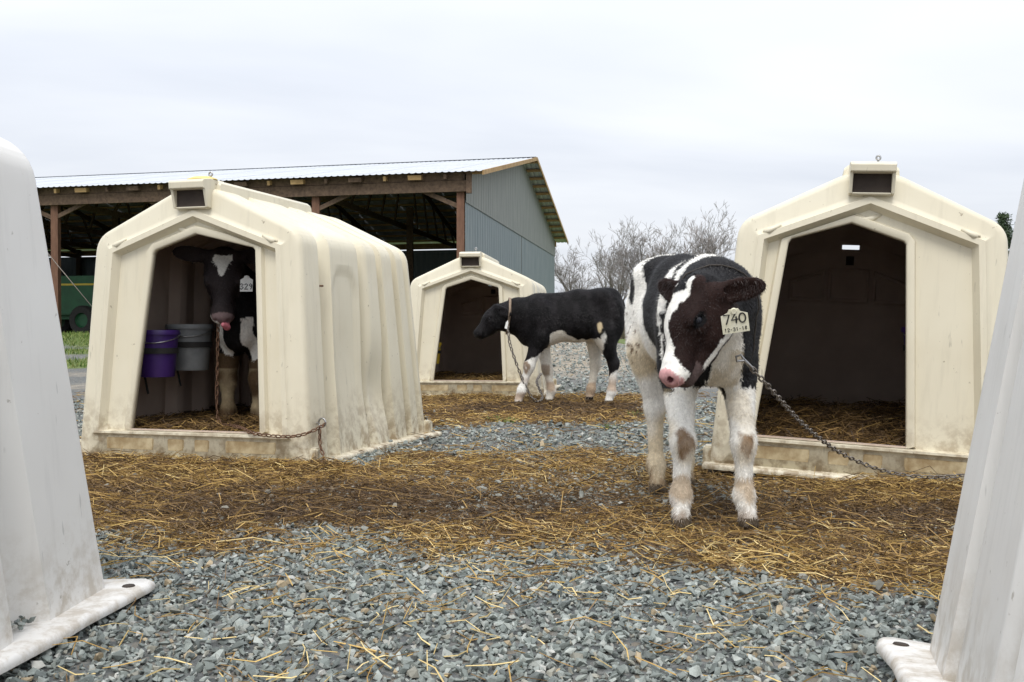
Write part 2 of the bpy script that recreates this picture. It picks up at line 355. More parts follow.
def build_gravel():
    Vs, Fs, Cs = [], [], []; off = 0
    def band(n, y0, y1, s0, s1, keep):
        yy = np.sqrt(rng.uniform(y0**2, y1**2, n)); xx = rng.uniform(-1, 1, n)*(0.53*yy+0.25)
        k = keep(xx, yy) & hutch_clear(xx, yy, 0.0); xx, yy = xx[k], yy[k]
        return xx, yy, np.exp(rng.normal(0, 0.30, len(xx)))*rng.uniform(s0, s1, len(xx))
    sets = [band(33000, 1.55, 3.3, 0.0072, 0.0108, lambda x, y: rng.random(len(x)) > 0.93*straw_mask(x, y)**1.5),
            band(30000, 3.3, 5.2, 0.0085, 0.012, lambda x, y: rng.random(len(x)) > 0.93*straw_mask(x, y)**1.2),
            band(26000, 5.2, 9.0, 0.011, 0.016, lambda x, y: (rng.random(len(x)) > 0.99*straw_mask(x, y))),
            band(26000, 9.0, 20.0, 0.017, 0.026, lambda x, y: (x > -0.03*y) & (x < 0.16*y) & (rng.random(len(x)) > 0.99*straw_mask(x, y)))]
    xx = np.concatenate([s[0] for s in sets]); yy = np.concatenate([s[1] for s in sets]); ss = np.concatenate([s[2] for s in sets])
    zz = gz(xx, yy)+ss*rng.uniform(0.1, 0.75, len(xx))
    n0 = 60; sx = rng.uniform(-1.03, -0.955, n0); sy = 1.93+(sx+0.99)*0.6+rng.normal(0, 0.05, n0)      # stones kicked onto the near hutch's lip
    xx = np.concatenate([xx, sx]); yy = np.concatenate([yy, sy]); zz = np.concatenate([zz, 0.034+rng.uniform(0, 0.012, n0)]); ss = np.concatenate([ss, rng.uniform(0.007, 0.010, n0)])
    var = rng.integers(0, 14, len(xx))
    pal = np.array([(0.170, 0.193, 0.180), (0.220, 0.245, 0.228), (0.27, 0.295, 0.274), (0.13, 0.148, 0.141), (0.33, 0.35, 0.325), (0.26, 0.255, 0.215), (0.40, 0.40, 0.37), (0.36, 0.29, 0.19)])
    ci = rng.choice(8, len(xx), p=[.22, .23, .19, .12, .10, .08, .035, .025])
    cc = pal[ci]*rng.uniform(0.88, 1.3, (len(xx), 1)); st = straw_mask(xx, yy)[:, None]
    cc = cc*(1-0.55*st)+np.array((0.16, 0.11, 0.06))*0.55*st
    for v in range(14):
        V, F_ = hull_variant(); k = np.where(var == v)[0]; n = len(k)
        W = np.einsum('nij,vj->nvi', rnd_rot(n), V)*ss[k][:, None, None]+np.stack([xx[k], yy[k], zz[k]], 1)[:, None, :]
        Vs.append(W.reshape(-1, 3)); Fs.append((F_[None]+(np.arange(n)*len(V))[:, None, None]).reshape(-1, 3)+off)
        Cs.append(np.repeat(cc[k], len(V), 0)); off += n*len(V)
    mt, t_, b_ = colmat('crushed_stone', 0.72, 0.4, 0.28, 90); bump(t_, b_, noise(t_, objco(t_), 260, 3), 0.25, 0.003)
    o = obj('gravel', mesh_np('gravel', np.concatenate(Vs), np.concatenate(Fs), False, np.concatenate(Cs)), mt)
    return tag(o, 'loose blue-grey crushed stone covering the yard', 'gravel', kind='stuff')
def strands(x, y, z, length, width, cols, lift=0.35, bend=0.8):
    """bent three-sided stems: 4 rings would be dear, so 3 rings x 3 sides"""
    n = len(x); th = rng.uniform(0, 2*np.pi, n); pit = rng.normal(0, lift, n)
    d = np.stack([np.cos(th)*np.cos(pit), np.sin(th)*np.cos(pit), np.abs(np.sin(pit))], 1)
    side = np.stack([-np.sin(th), np.cos(th), np.zeros(n)], 1); up = np.cross(d, side)
    kink = side*(rng.normal(0, bend, n)*length)[:, None]*0.25+up*(rng.normal(0, bend, n)*length)[:, None]*0.12
    c = np.stack([x, y, z], 1); P = [c-d*length[:, None]*0.5, c+kink, c+d*length[:, None]*0.5]
    P[0][:, 2] = np.maximum(P[0][:, 2], z-0.008)
    V = np.zeros((n, 3, 3, 3))
    for r_ in range(3):
        for k in range(3):
            a_ = 2*np.pi*k/3; w = width*(1.0, 1.0, 0.75)[r_]*0.5
            V[:, r_, k] = P[r_]+side*(np.cos(a_)*w)[:, None]+up*(np.sin(a_)*w)[:, None]
    f = []
    for r_ in range(2):
        for k in range(3): f.append((r_*3+k, r_*3+(k+1) % 3, (r_+1)*3+(k+1) % 3, (r_+1)*3+k))
    F_ = (np.array(f)[None]+(np.arange(n)*9)[:, None, None]).reshape(-1, 4)
    return V.reshape(-1, 3), F_, np.repeat(cols, 9, 0)
STRAW_PAL = np.array([(0.045, 0.026, 0.014), (0.125, 0.074, 0.030), (0.25, 0.152, 0.052), (0.41, 0.26, 0.082), (0.56, 0.385, 0.125), (0.74, 0.58, 0.27)])
def straw_cols(n, dark):
    """dark 0..1 per strand"""
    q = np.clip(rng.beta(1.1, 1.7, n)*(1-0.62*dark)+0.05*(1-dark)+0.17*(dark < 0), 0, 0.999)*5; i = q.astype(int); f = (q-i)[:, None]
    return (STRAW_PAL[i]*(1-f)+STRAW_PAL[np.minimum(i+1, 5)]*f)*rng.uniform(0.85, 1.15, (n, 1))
M_STRAW, _t, _b = colmat('straw', 0.62, 0.35, 0.15, 120)
def build_straw():
    xs_, ys_, ln, wd, cl, zz = [], [], [], [], [], []
    def add(n, y0, y1, prob, l0, l1, w, darkmul=1.0, zr=(0.0, 0.017), xr=None):
        yy = np.sqrt(rng.uniform(y0**2, y1**2, n)); xx = rng.uniform(-1, 1, n)*(0.53*yy+0.25)
        if xr: xx = rng.uniform(*xr, n)
        k = (rng.random(n) < prob(xx, yy)) & hutch_clear(xx, yy, 0.01); xx, yy = xx[k], yy[k]; m_ = len(xx)
        dk = np.clip(dark_mask(xx, yy)*darkmul, 0, 1) if darkmul > 0 else np.full(m_, darkmul)
        xs_.append(xx); ys_.append(yy); ln.append(rng.uniform(l0, l1, m_)); wd.append(rng.uniform(0.7, 1.3, m_)*w); cl.append(straw_cols(m_, dk)); zz.append(gz(xx, yy)+rng.uniform(*zr, m_))
    sm = straw_mask
    add(80000, 2.1, 5.3, lambda x, y: sm(x, y)**0.8, 0.015, 0.075, 0.0027)
    add(12000, 2.1, 5.3, lambda x, y: sm(x, y)*(1-0.8*dark_mask(x, y)), 0.08, 0.20, 0.0034, 0.6, (0.006, 0.026))
    add(9000, 2.2, 5.4, lambda x, y: 0.22+0*x, 0.03, 0.12, 0.0030, 0.4, (0.008, 0.022))
    add(4200, 1.55, 3.2, lambda x, y: 0.16+0.55*sst(0.52, 0.72, n2(x, y, 3.0, 30)), 0.03, 0.12, 0.0026, -0.7, (0.010, 0.020))
    add(34000, 6.2, 9.8, lambda x, y: sm(x, y), 0.04, 0.16, 0.0055)
    add(9000, 5.0, 9.8, lambda x, y: 0.22+0*x, 0.05, 0.16, 0.005, 0.5, (0.01, 0.03))
    for (hx_, hy_, _), hr, n, x0, x1 in ((H_LEFT['loc'], H_LEFT['rz'], 5200, -0.75, 0.85), (H_RIGHT['loc'], H_RIGHT['rz'], 600, 0.0, 0.75), (H_BACK['loc'], H_BACK['rz'], 2600, -0.7, 0.7)):
        lx = rng.uniform(x0, x1, n); ly = -0.07-np.abs(rng.normal(0, 0.14, n)); px_ = hx_+lx*math.cos(hr)-ly*math.sin(hr); py_ = hy_+lx*math.sin(hr)+ly*math.cos(hr)
        xs_.append(px_); ys_.append(py_); ln.append(rng.uniform(0.05, 0.17, n)); wd.append(rng.uniform(0.0025, 0.004, n)); cl.append(straw_cols(n, np.clip(rng.normal(0.12, 0.2, n), 0, 1)))
        zz.append(gz(px_, py_)+rng.uniform(0.0, 1.0, n)*(0.010+0.034*np.exp(-((ly+0.07)/0.13)**2)*(0.4+n2(px_, py_, 4.0, 17))))
    V, F_, C = strands(*(np.concatenate(q) for q in (xs_, ys_, zz, ln, wd, cl)), lift=0.22)
    o = obj('straw', mesh_np('straw', V, F_, False, C), M_STRAW)
    return tag(o, 'trampled golden and brown straw strewn in front of the hutches', 'straw', kind='stuff')
def build_grass():
    n = 60000; yy = rng.uniform(13, 30, n); xx = rng.uniform(-16, -1, n)
    left_ = xx < -1
    y2 = yy+(n2(xx, yy, 0.55, 4)-0.5)*2.2
    g = np.maximum.reduce([sst(18.0, 18.6, y2)*0.9, sst(13.5, 13.9, y2)*(1-sst(15.2, 15.7, y2)), sst(16.5, 16.8, y2)*(1-sst(17.5, 17.8, y2))])
    k = (rng.random(n) < g) & (xx > -0.52*yy-0.3) & (yy < 22.6); xx, yy = xx[k], yy[k]
    x3 = rng.uniform(0.5, 9, 9000); y3 = rng.uniform(26, 40, 9000); k3 = rng.random(9000) < sst(27, 31, y3)
    xx = np.concatenate([xx, x3[k3]]); yy = np.concatenate([yy, y3[k3]])
    # a few small weeds by the far bedding
    for wx, wy in ((-0.12, 6.9), (-0.02, 6.75), (0.62, 6.35), (0.9, 7.3)):
        xx = np.concatenate([xx, wx+rng.normal(0, 0.04, 60)]); yy = np.concatenate([yy, wy+rng.normal(0, 0.04, 60)])
    n = len(xx); h = rng.uniform(0.03, 0.10, n)*np.where(yy < 10, 0.5, 1.0); th = rng.uniform(0, 2*np.pi, n); w = np.where(yy < 10, 0.004, 0.010)
    z = gz(xx, yy)-0.004; dxy = np.stack([np.cos(th), np.sin(th), np.zeros(n)], 1); c = np.stack([xx, yy, z], 1)
    V = np.stack([c-dxy*w[:, None], c+dxy*w[:, None], c+np.stack([rng.normal(0, 0.03, n), rng.normal(0, 0.03, n), h], 1)], 1).reshape(-1, 3)
    pal = np.array([(0.07, 0.13, 0.02), (0.13, 0.19, 0.04), (0.22, 0.25, 0.08)]); C = np.repeat(pal[rng.integers(0, 3, n)], 3, 0)
    mt, _, _ = colmat('grass_blades', 0.7, 0.3, 0.2, 3)
    return tag(obj('grass', mesh_np('grass', V, np.arange(3*n).reshape(-1, 3), False, C), mt), 'short green grass between gravel strips before the barn', 'grass', kind='stuff')
# ------------------------------------------------------------------ calf hutches
HB, HS, ZS, ZA, HL = 0.645, 0.572, 1.08, 1.30, 1.80      # half width at base / shoulder, shoulder and ridge heights, length
LF, LR = 0.055, 0.14                                     # lean of front and rear (m per m of height)
def fillet(pts, rad, seg=5):
    out = []; n = len(pts)
    for i, p in enumerate(pts):
        r = rad[i]; p = np.array(p, float)
        if r <= 0 or i in (0, n-1): out.append(p); continue
        a = np.array(pts[i-1], float)-p; c = np.array(pts[i+1], float)-p; a /= np.linalg.norm(a); c /= np.linalg.norm(c)
        for k in range(seg+1):
            t_ = k/seg; out.append(p+a*r*(1-t_)**2+c*r*t_**2)
    return np.array(out)
PCOUNT = []
def profile(off):
    """outer cross-section (x,z) from right base over the ridge to left base, moved outwards by off"""
    o = off
    pts = [(HB+o, 0.0), (HS+o, ZS+o*0.35), (0.10, ZA+o), (-0.10, ZA+o), (-HS-o, ZS+o*0.35), (-HB-o, 0.0)]
    P = fillet(pts, [0, 0.07, 0.05, 0.05, 0.07, 0], 6)
    out = []                                              # subdivide the long straight runs
    if not PCOUNT: PCOUNT.extend(max(1, int(np.linalg.norm(b_-a_)/0.055+0.5)) for a_, b_ in zip(P, P[1:]))
    for A, B, m_ in zip(P, P[1:], PCOUNT):
        for k in range(m_): out.append(A+(B-A)*k/m_)
    out.append(P[-1]); return np.array(out)
RIBSET = [((0.25, 0.37, 1), (0.83, 0.92, 1), (1.14, 1.22, 1), (1.42, 1.50, 1), (1.64, 1.69, 0.6))]
def rib(y):
    def pulse(a, b, w=0.018): return float(sst(a-w, a+w, y)*(1-sst(b-w, b+w, y)))
    return -0.068*sum(k*pulse(a, b) for a, b, k in RIBSET[0])
def lean(u, z): return u*HL+(1-u)*LF*z-u*LR*z
def thin(a):
    out = [a[0]]
    for q in a[1:]:
        if q-out[-1] > 0.0008: out.append(q)
    return np.array(out)
def star(poly, c, th):
    """radius of a polygon seen from c at angles th"""
    P = np.array(poly)-np.array(c); r = np.full(len(th), 0.0); D = np.stack([np.cos(th), np.sin(th)], 1)
    best = np.full(len(th), 1e9)
    for i in range(len(P)):
        a = P[i]; e = P[(i+1) % len(P)]-a
        den = D[:, 0]*e[1]-D[:, 1]*e[0]; den = np.where(np.abs(den) < 1e-12, 1e-12, den)
        tt = (a[0]*e[1]-a[1]*e[0])/den; uu = (a[0]*D[:, 1]-a[1]*D[:, 0])/den
        k = (tt > 1e-6) & (uu >= -1e-6) & (uu <= 1+1e-6) & (tt < best); best[k] = tt[k]
    return best
def inset_house(d, zb, extra=0.0):
    """house-shaped outline inset d from the shell, with its bottom at zb"""
    k = (HB-HS)/ZS; hz = lambda z: HB-k*z-d
    zs = ZS-d*0.62; za = ZA-d*1.08+extra
    return [(hz(zb), zb), (hz(zs), zs), (0, za), (-hz(zs), zs), (-hz(zb), zb)]
def grow_poly(poly, g):
    P = [Vector((*p, 0)) for p in poly]; out = []
    n = len(P)
    for i in range(n):
        a, p, c = P[i-1], P[i], P[(i+1) % n]
        e1 = (p-a).normalized(); e2 = (c-p).normalized(); n1 = Vector((e1.y, -e1.x, 0)); n2_ = Vector((e2.y, -e2.x, 0))
        m_ = (n1+n2_); m_ = m_/max(0.3, m_.dot(n1)); out.append((p.x+m_.x*g, p.y+m_.y*g))
    return out
def star_hits(poly, c, th):
    """for each angle: radius, segment index and fraction on the closed polygon"""
    P = np.array(poly)-np.array(c); D = np.stack([np.cos(th), np.sin(th)], 1)
    best = np.full(len(th), 1e9); seg = np.zeros(len(th), int); fr = np.zeros(len(th))
    for i in range(len(P)):
        a = P[i]; e = P[(i+1) % len(P)]-a
        den = D[:, 0]*e[1]-D[:, 1]*e[0]; den = np.where(np.abs(den) < 1e-12, 1e-12, den)
        tt = (a[0]*e[1]-a[1]*e[0])/den; uu = (a[0]*D[:, 1]-a[1]*D[:, 0])/den
        k = (tt > 1e-6) & (uu >= -1e-9) & (uu <= 1+1e-9) & (tt < best-1e-9); best[k] = tt[k]; seg[k] = i; fr[k] = np.clip(uu[k], 0, 1)
    return best, seg, fr
def hutch_shell_mesh(name, shift, dents=(), dr=0.0):
    bm = bmesh.new()
    yv = [0.0, 0.004, 0.012, 0.026, 0.05]; y_ = 0.085
    while y_ < HL-0.07: yv.append(y_); y_ += 0.028
    yv += [HL-0.066, HL-0.060, HL-0.054, HL-0.03, HL-0.006, HL]
    def edge_off(y):
        d = min(y, HL-y)
        if d < HL-y: return -0.034*(1-math.sqrt(max(0, 1-(1-min(d/0.036, 1))**2)))
        return -0.045*max(0.0, 1-d/0.06)
    door = [(0.30+dr+shift, 0.150), (0.255+dr+shift, 1.00), (0.245+dr+shift, 1.012), (0.0+shift*0.7, 1.085), (-0.225+shift, 1.012), (-0.238+shift, 0.995), (-0.345+shift, 0.150)]
    c = (shift-0.02, 0.55)
    polys = [(inset_house(0.070, 0.128), 0.000), (inset_house(0.090, 0.134), -0.006), (inset_house(0.098, 0.137), -0.018), (inset_house(0.124, 0.147), -0.018), (inset_house(0.146, 0.152), 0.030),
             (grow_poly(door, 0.042), 0.030), (grow_poly(door, 0.033), 0.008), (grow_poly(door, 0.006), 0.008), (door, 0.014), (door, 0.045)]
    P0 = profile(edge_off(0)+rib(0)); outer = [tuple(p) for p in P0]; nP = len(outer)
    ang = lambda p: math.atan2(p[1]-c[1], p[0]-c[0])
    th = set(ang(p) for p in outer) | set(-math.pi+2*math.pi*(k+0.5)/150 for k in range(150))
    for p, _ in polys: th |= set(ang(q) for q in p)
    th = thin(sorted(th)); rr, seg, fr = star_hits(outer, c, th)
    T = [(0, 0.0, ang(outer[0]))]; bottom = []
    for q, r_, s_, f_ in zip(th, rr, seg, fr):
        if s_ == nP-1: bottom.append((q, r_))
        elif 0.003 < s_+f_ < nP-1.003: T.append((s_, f_, q))
    T.append((nP-2, 1.0, ang(outer[-1]))); T.sort(key=lambda k: k[0]+k[1])
    si = np.array([k[0] for k in T]); sf = np.array([k[1] for k in T])[:, None]
    rows = []
    for y in yv:
        P = profile(edge_off(y)+rib(y)); P = P[si]*(1-sf)+P[si+1]*sf; row = []
        for x, z in P:
            yy = lean(y/HL, z); xx = x; s = 1 if x > 0 else -1
            if z < 1.0 and 0.40 < y < 0.80:            # arched recess in the side
                w = min(y-0.40, 0.80-y, 0.05)/0.05; h = (0.95-z)/0.05-max(0, (abs(y-0.60)-0.06)/0.06)**2*0.5
                xx -= s*0.014*float(sst(0, 1, w))*float(sst(0, 1, h))
            for (dy_, dz_, dr, dd, ds) in dents:
                if ds == s and z < 1.05: xx -= s*dd*math.exp(-((y-dy_)**2+((z-dz_)*0.8)**2)/dr**2)
            row.append(bm.verts.new((xx, yy, z)))
        rows.append(row)
    for A, B in zip(rows, rows[1:]):
        for k in range(len(A)-1): bm.faces.new((A[k], A[k+1], B[k+1], B[k]))
    # ---- front: rings from the shell edge in to the door
    ring0 = [(T[k][2], rows[0][k]) for k in range(len(T))]
    for q, r_ in bottom:
        if min(abs(q-T[0][2]), abs(q-T[-1][2])) > 0.004: z = c[1]+r_*math.sin(q); ring0.append((q, bm.verts.new((c[0]+r_*math.cos(q), LF*z, z))))
    ring0.sort(key=lambda k: k[0]); tq = np.array([k[0] for k in ring0]); prev = [k[1] for k in ring0]
    last = np.array([math.hypot(v.co.x-c[0], v.co.z-c[1]) for v in prev]); m_ = len(prev)
    for p, y0 in polys:
        r = np.minimum(star(p, c, tq), last-0.0006); cur = []
        for q, r_ in zip(tq, r):
            z = c[1]+r_*math.sin(q); cur.append(bm.verts.new((c[0]+r_*math.cos(q), y0+LF*z, z)))
        for k in range(m_): bm.faces.new((prev[k], prev[(k+1) % m_], cur[(k+1) % m_], cur[k]))
        prev = cur; last = r
    # ---- rear wall, with the vent slot under the ridge
    c2 = (0.0, 1.107); slot = [(0.05, 1.095), (0.05, 1.12), (-0.05, 1.12), (-0.05, 1.095)]
    ring = [(math.atan2(v.co.z-c2[1], v.co.x-c2[0]), v) for v in rows[-1]]
    for k in range(1, 24): x = -HB+0.05+(2*HB-0.1)*k/24; v = bm.verts.new((x, HL, 0.0)); ring.append((math.atan2(-c2[1], x), v))
    ring.sort(key=lambda k: k[0]); tq = np.array([k[0] for k in ring]); prev = [k[1] for k in ring]; m_ = len(prev); last = np.array([math.hypot(v.co.x-c2[0], v.co.z-c2[1]) for v in prev])
    for p, dy_ in ((inset_house(0.11, 0.12), 0.0), (inset_house(0.13, 0.14), -0.02), (grow_poly(slot, 0.012), -0.02), (slot, -0.02)):
        r = np.minimum(star(p, c2, tq), last-0.0006); cur = []
        for q, r_ in zip(tq, r): z = c2[1]+r_*math.sin(q); cur.append(bm.verts.new((c2[0]+r_*math.cos(q), HL-LR*z+dy_, z)))
        for k in range(m_): bm.faces.new((prev[(k+1) % m_], prev[k], cur[k], cur[(k+1) % m_]))
        prev = cur; last = r
    bmesh.ops.recalc_face_normals(bm, faces=list(bm.faces))
    bm.faces.ensure_lookup_table()
    top = max(bm.faces, key=lambda f: f.calc_center_median().z)
    if top.normal.z < 0: bmesh.ops.reverse_faces(bm, faces=list(bm.faces))
    me = bpy.data.meshes.new(name); bm.to_mesh(me); bm.free()
    me.polygons.foreach_set('use_smooth', [True]*len(me.polygons)); me.set_sharp_from_angle(angle=R(50))
    return me, door
def flange_mesh():
    """moulded lip round the base, wide ears at the rear corners"""
    bm = bmesh.new()
    inn = []; outp = []
    def add(x, y, ox, oy): inn.append((x, y)); outp.append((x+ox, y+oy))
    b = HB-0.085
    W_ = 0.065; add(-b, 0.07, -0.045-W_, -0.115); add(-b+0.05, 0.07, -W_*0.5, -0.12); add(0, 0.07, 0, -0.12); add(b-0.05, 0.07, W_*0.5, -0.12); add(b, 0.07, 0.045+W_, -0.115)
    for k in range(1, 16):
        y = 0.07+(HL-0.14)*k/16; add(b, y, 0.050+W_+0.045*float(sst(HL-0.75, HL, y))+0.004*math.sin(k*2.1), 0)
    E_ = HL-0.07
    for ex, ey in ((0.105, 0.0), (0.103, 0.040), (0.085, 0.058)): add(b, E_, ex+W_, ey+0.05)
    add(b-0.3, E_, 0, 0.105); add(0, E_, 0, 0.105); add(-b+0.3, E_, 0, 0.105)
    for ex, ey in ((-0.085, 0.058), (-0.103, 0.040), (-0.105, 0.0)): add(-b, E_, ex-W_, ey+0.05)
    for k in range(15, 0, -1):
        y = 0.07+(HL-0.14)*k/16; add(-b, y, -0.050-W_-0.045*float(sst(HL-0.75, HL, y))+0.004*math.sin(k*1.7), 0)
    n = len(inn); T = 0.026
    def ringz(f, z): return [bm.verts.new((i[0]+(o[0]-i[0])*f, i[1]+(o[1]-i[1])*f, z)) for i, o in zip(inn, outp)]
    rs = [ringz(0.0, T+0.004), ringz(0.55, T+0.003), ringz(0.93, T), ringz(0.975, T-0.005), ringz(1.0, T-0.014), ringz(0.99, 0.003), ringz(0.3, 0.0)]
    for A, B in zip(rs, rs[1:]):
        for k in range(n): bm.faces.new((A[k], B[k], B[(k+1) % n], A[(k+1) % n]))
    bmesh.ops.recalc_face_normals(bm, faces=list(bm.faces))
    me = bpy.data.meshes.new('base_flange'); bm.to_mesh(me); bm.free()
    me.polygons.foreach_set('use_smooth', [True]*len(me.polygons)); me.set_sharp_from_angle(angle=R(55))
    return me
FLANGE = {}
def eye_bolt(parent, loc, axis, name='eye_bolt', r=0.017, mat=None):
    bm = bmesh.new(); ax = Vector(axis).normalized()
    tube(bm, [-ax*0.02, ax*0.028], 0.005, 8)
    q = ax.to_track_quat('X', 'Z')
    pts = [ax*(0.028+r)+q @ Vector((math.cos(a_)*r, 0, math.sin(a_)*r)) for a_ in [2*math.pi*k/14 for k in range(15)]]
    tube(bm, pts, 0.0045, 7, False)
    o = from_bm(name, bm, mat or M_STEEL, parent, 60); o.location = loc; return o
def make_hutch(name, label, loc, rz, mat, shift=0.0, roll=0.0, scale=1.0, dents=(), leaf=-1, lid=None, detail=True, dr=0.0, group='plastic calf hutches in the yard'):
    h = empty(name, loc, rz); h.rotation_euler = (0, roll, rz); scale = scale if isinstance(scale, tuple) else (scale,)*3; h.scale = scale
    tag(h, label, 'calf hutch', group)
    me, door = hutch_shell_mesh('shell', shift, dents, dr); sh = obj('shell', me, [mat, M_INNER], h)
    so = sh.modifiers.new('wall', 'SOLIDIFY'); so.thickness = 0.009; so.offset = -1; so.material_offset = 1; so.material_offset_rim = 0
    key = mat.name
    if key not in FLANGE: FLANGE[key] = flange_mesh()
    obj('base_flange', FLANGE[key], mat, h)
    for s in (-1, 1):      # dark discs in the rear ears, their colour standing in for shaded stake holes
        bm = bmesh.new(); lathe(bm, [(0.001, 0.001), (0.013, 0.0008), (0.015, -0.002)], 14); o = from_bm('stake_hole_shade_disc', bm, M_DARKHOLE, h); o.location = (s*(HB+0.045), HL-0.045, 0.0292)
    # ridge duct
    bm = bmesh.new(); rows = []
    for y, g in ((0.045, -0.012), (0.055, 0), (1.30, 0), (1.315, -0.012)):
        prof = [(0.125, ZA-0.06), (0.118, ZA+0.022+g), (0.10, ZA+0.036+g), (-0.10, ZA+0.036+g), (-0.118, ZA+0.022+g), (-0.125, ZA-0.06)]
        rows.append([bm.verts.new((x, lean(y/HL, z), z)) for x, z in prof])
    for A, B in zip(rows, rows[1:]):
        for k in range(5): bm.faces.new((A[k], A[k+1], B[k+1], B[k]))
    bm.faces.new(rows[0]); bm.faces.new(rows[-1][::-1])
    bmesh.ops.recalc_face_normals(bm, faces=list(bm.faces))
    rv = from_bm('ridge_duct', bm, mat, h, 40)
    # hood over the front vent
    bm = bmesh.new(); w = 0.096; zt = ZA+0.036; y1 = lean(0, ZA)+0.05
    sec = [(-0.105, zt-0.004), (-0.112, zt-0.022), (-0.098, zt-0.042), (-0.092, zt-0.05)]
    def prism(bm, pts, x0, x1):
        A = [bm.verts.new((x0, y, z)) for y, z in pts]; B = [bm.verts.new((x1, y, z)) for y, z in pts]; n = len(pts)
        for k in range(n): bm.faces.new((A[k], A[(k+1) % n], B[(k+1) % n], B[k]))
        bm.faces.new(A[::-1]); bm.faces.new(B)
    f0 = LF*zt
    prism(bm, [(f0-0.085, zt-0.006), (f0-0.096, zt-0.016), (f0-0.092, zt-0.046), (f0-0.072, zt-0.050), (f0+0.12, zt-0.045), (f0+0.12, zt+0.004), (f0-0.02, zt+0.004)], -w, w)
    for s in (-1, 1):
        prism(bm, [(f0-0.078, zt-0.045), (f0-0.050, zt-0.132), (f0+0.03, zt-0.140), (f0+0.1, zt-0.045)], s*w-0.014*(s > 0), s*w+0.014*(s < 0))
    prism(bm, [(f0-0.048, zt-0.128), (f0-0.044, zt-0.137), (f0+0.03, zt-0.140), (f0+0.03, zt-0.13)], -w+0.014, w-0.014)
    bmesh.ops.recalc_face_normals(bm, faces=list(bm.faces)); bmesh.ops.bevel(bm, geom=[e for e in bm.edges if e.calc_length() > 0.03], offset=0.003, segments=1, affect='EDGES')
    hood = from_bm('vent_hood', bm, mat, h)
    bm = bmesh.new(); bm_box(bm, (0, f0-0.022, zt-0.088), (2*w-0.026, 0.03, 0.086)); from_bm('vent_shade_block', bm, M_DARKHOLE, hood)  # solid dark block, its colour standing in for shade inside the vent
    if lid is not None:
        bm = bmesh.new(); lathe(bm, [(0.002, 0.022), (0.04, 0.019), (0.066, 0.006), (0.068, 0.0)], 20)
        o = from_bm('vent_lid', bm, lid, h, 60); o.location = (0.02, f0+0.03, zt+0.004); o.scale = (1.2, 0.9, 0.8)
    eye_bolt(h, (0.03, f0+0.10, zt+0.004), (0, 0, 1), r=0.009)
    # chevron leaf embossed over the door, bead ends, sill pockets
    if detail:
        ax_, az_ = shift*0.7, 1.118
        bm = bmesh.new()
        tube(bm, [(ax_+leaf*0.005, LF*az_+0.030, az_+0.012), (ax_+leaf*0.055, LF*az_+0.026, az_-0.018), (ax_+leaf*0.085, LF*az_+0.026, az_-0.012), (ax_+leaf*0.125, LF*az_+0.032, az_+0.004)], [0.006, 0.013, 0.013, 0.005], 8)
        from_bm('embossed_leaf', bm, mat, h, 180)
        for s in (-1, 1):
            zq = ZS-0.066; bm = bmesh.new(); tube(bm, [(s*0.38, LF*zq-0.008, zq+0.052), (s*0.432, LF*zq-0.012, zq+0.026), (s*0.458, LF*zq-0.006, zq+0.022)], [0.006, 0.015, 0.007], 8)
            from_bm('bead_end', bm, mat, h, 180)
        for x0, x1 in ((-0.47, -0.20), (-0.12, -0.03), (0.03, 0.11), (0.20, 0.47)):
            bm = bmesh.new(); bm_box(bm, (0, 0, 0), (x1-x0, 0.010, 0.058)); bmesh.ops.bevel(bm, geom=list(bm.edges), offset=0.004, segments=2, affect='EDGES')
            o = from_bm('sill_pocket', bm, M_SILL, h, 40); o.location = ((x0+x1)/2, LF*0.085+0.0005, 0.088)
        # panels moulded into the rear wall, seen from inside
        for poly in ([(-0.34, 0.80), (-0.34, 0.90), (-0.15, 0.965), (-0.15, 0.80)], [(-0.11, 0.80), (-0.11, 0.975), (0.11, 0.975), (0.11, 0.80)], [(0.15, 0.80), (0.15, 0.965), (0.34, 0.90), (0.34, 0.80)]):
            bm = bmesh.new(); pts = [(x, HL-LR*z-0.036, z) for x, z in poly]; tube(bm, pts+[pts[0]], 0.014, 6, False); from_bm('moulded_panel', bm, M_INNER, h, 180)
        bm = bmesh.new(); bm_box(bm, (0, HL-LR*0.76-0.034, 0.765), (0.72, 0.012, 0.014)); from_bm('moulded_rail', bm, M_INNER, h)
        bm = bmesh.new(); bm_box(bm, (0, HL-LR*1.03-0.036, 1.03), (0.045, 0.014, 0.05)); from_bm('vent_latch', bm, M_DARKHOLE, h)
        for s in (-1, 1):
            bm = bmesh.new(); tube(bm, [(0, 0, 0), (s*0.035, 0, 0)], 0.0045, 8); tube(bm, [(s*0.006, 0, 0), (s*0.010, 0, 0)], 0.013, 12)
            o = from_bm('side_bolt', bm, M_RUST, h, 40); z = 0.84; o.location = (s*(HB-(HB-HS)/ZS*z-0.04), 0.31, z)
            for y in (0.03, HL-0.07):
                bm = bmesh.new(); bm_box(bm, (0, 0, 0), (0.05, 0.07, 0.10)); bmesh.ops.bevel(bm, geom=list(bm.edges), offset=0.008, segments=2, affect='EDGES')
                o = from_bm('foot_block', bm, mat, h, 40); o.location = (s*(HB+0.004), y+0.03, 0.045)
    CORN.append((loc[0], loc[1], rz, HB*scale[0], HL*scale[1]))
    return h
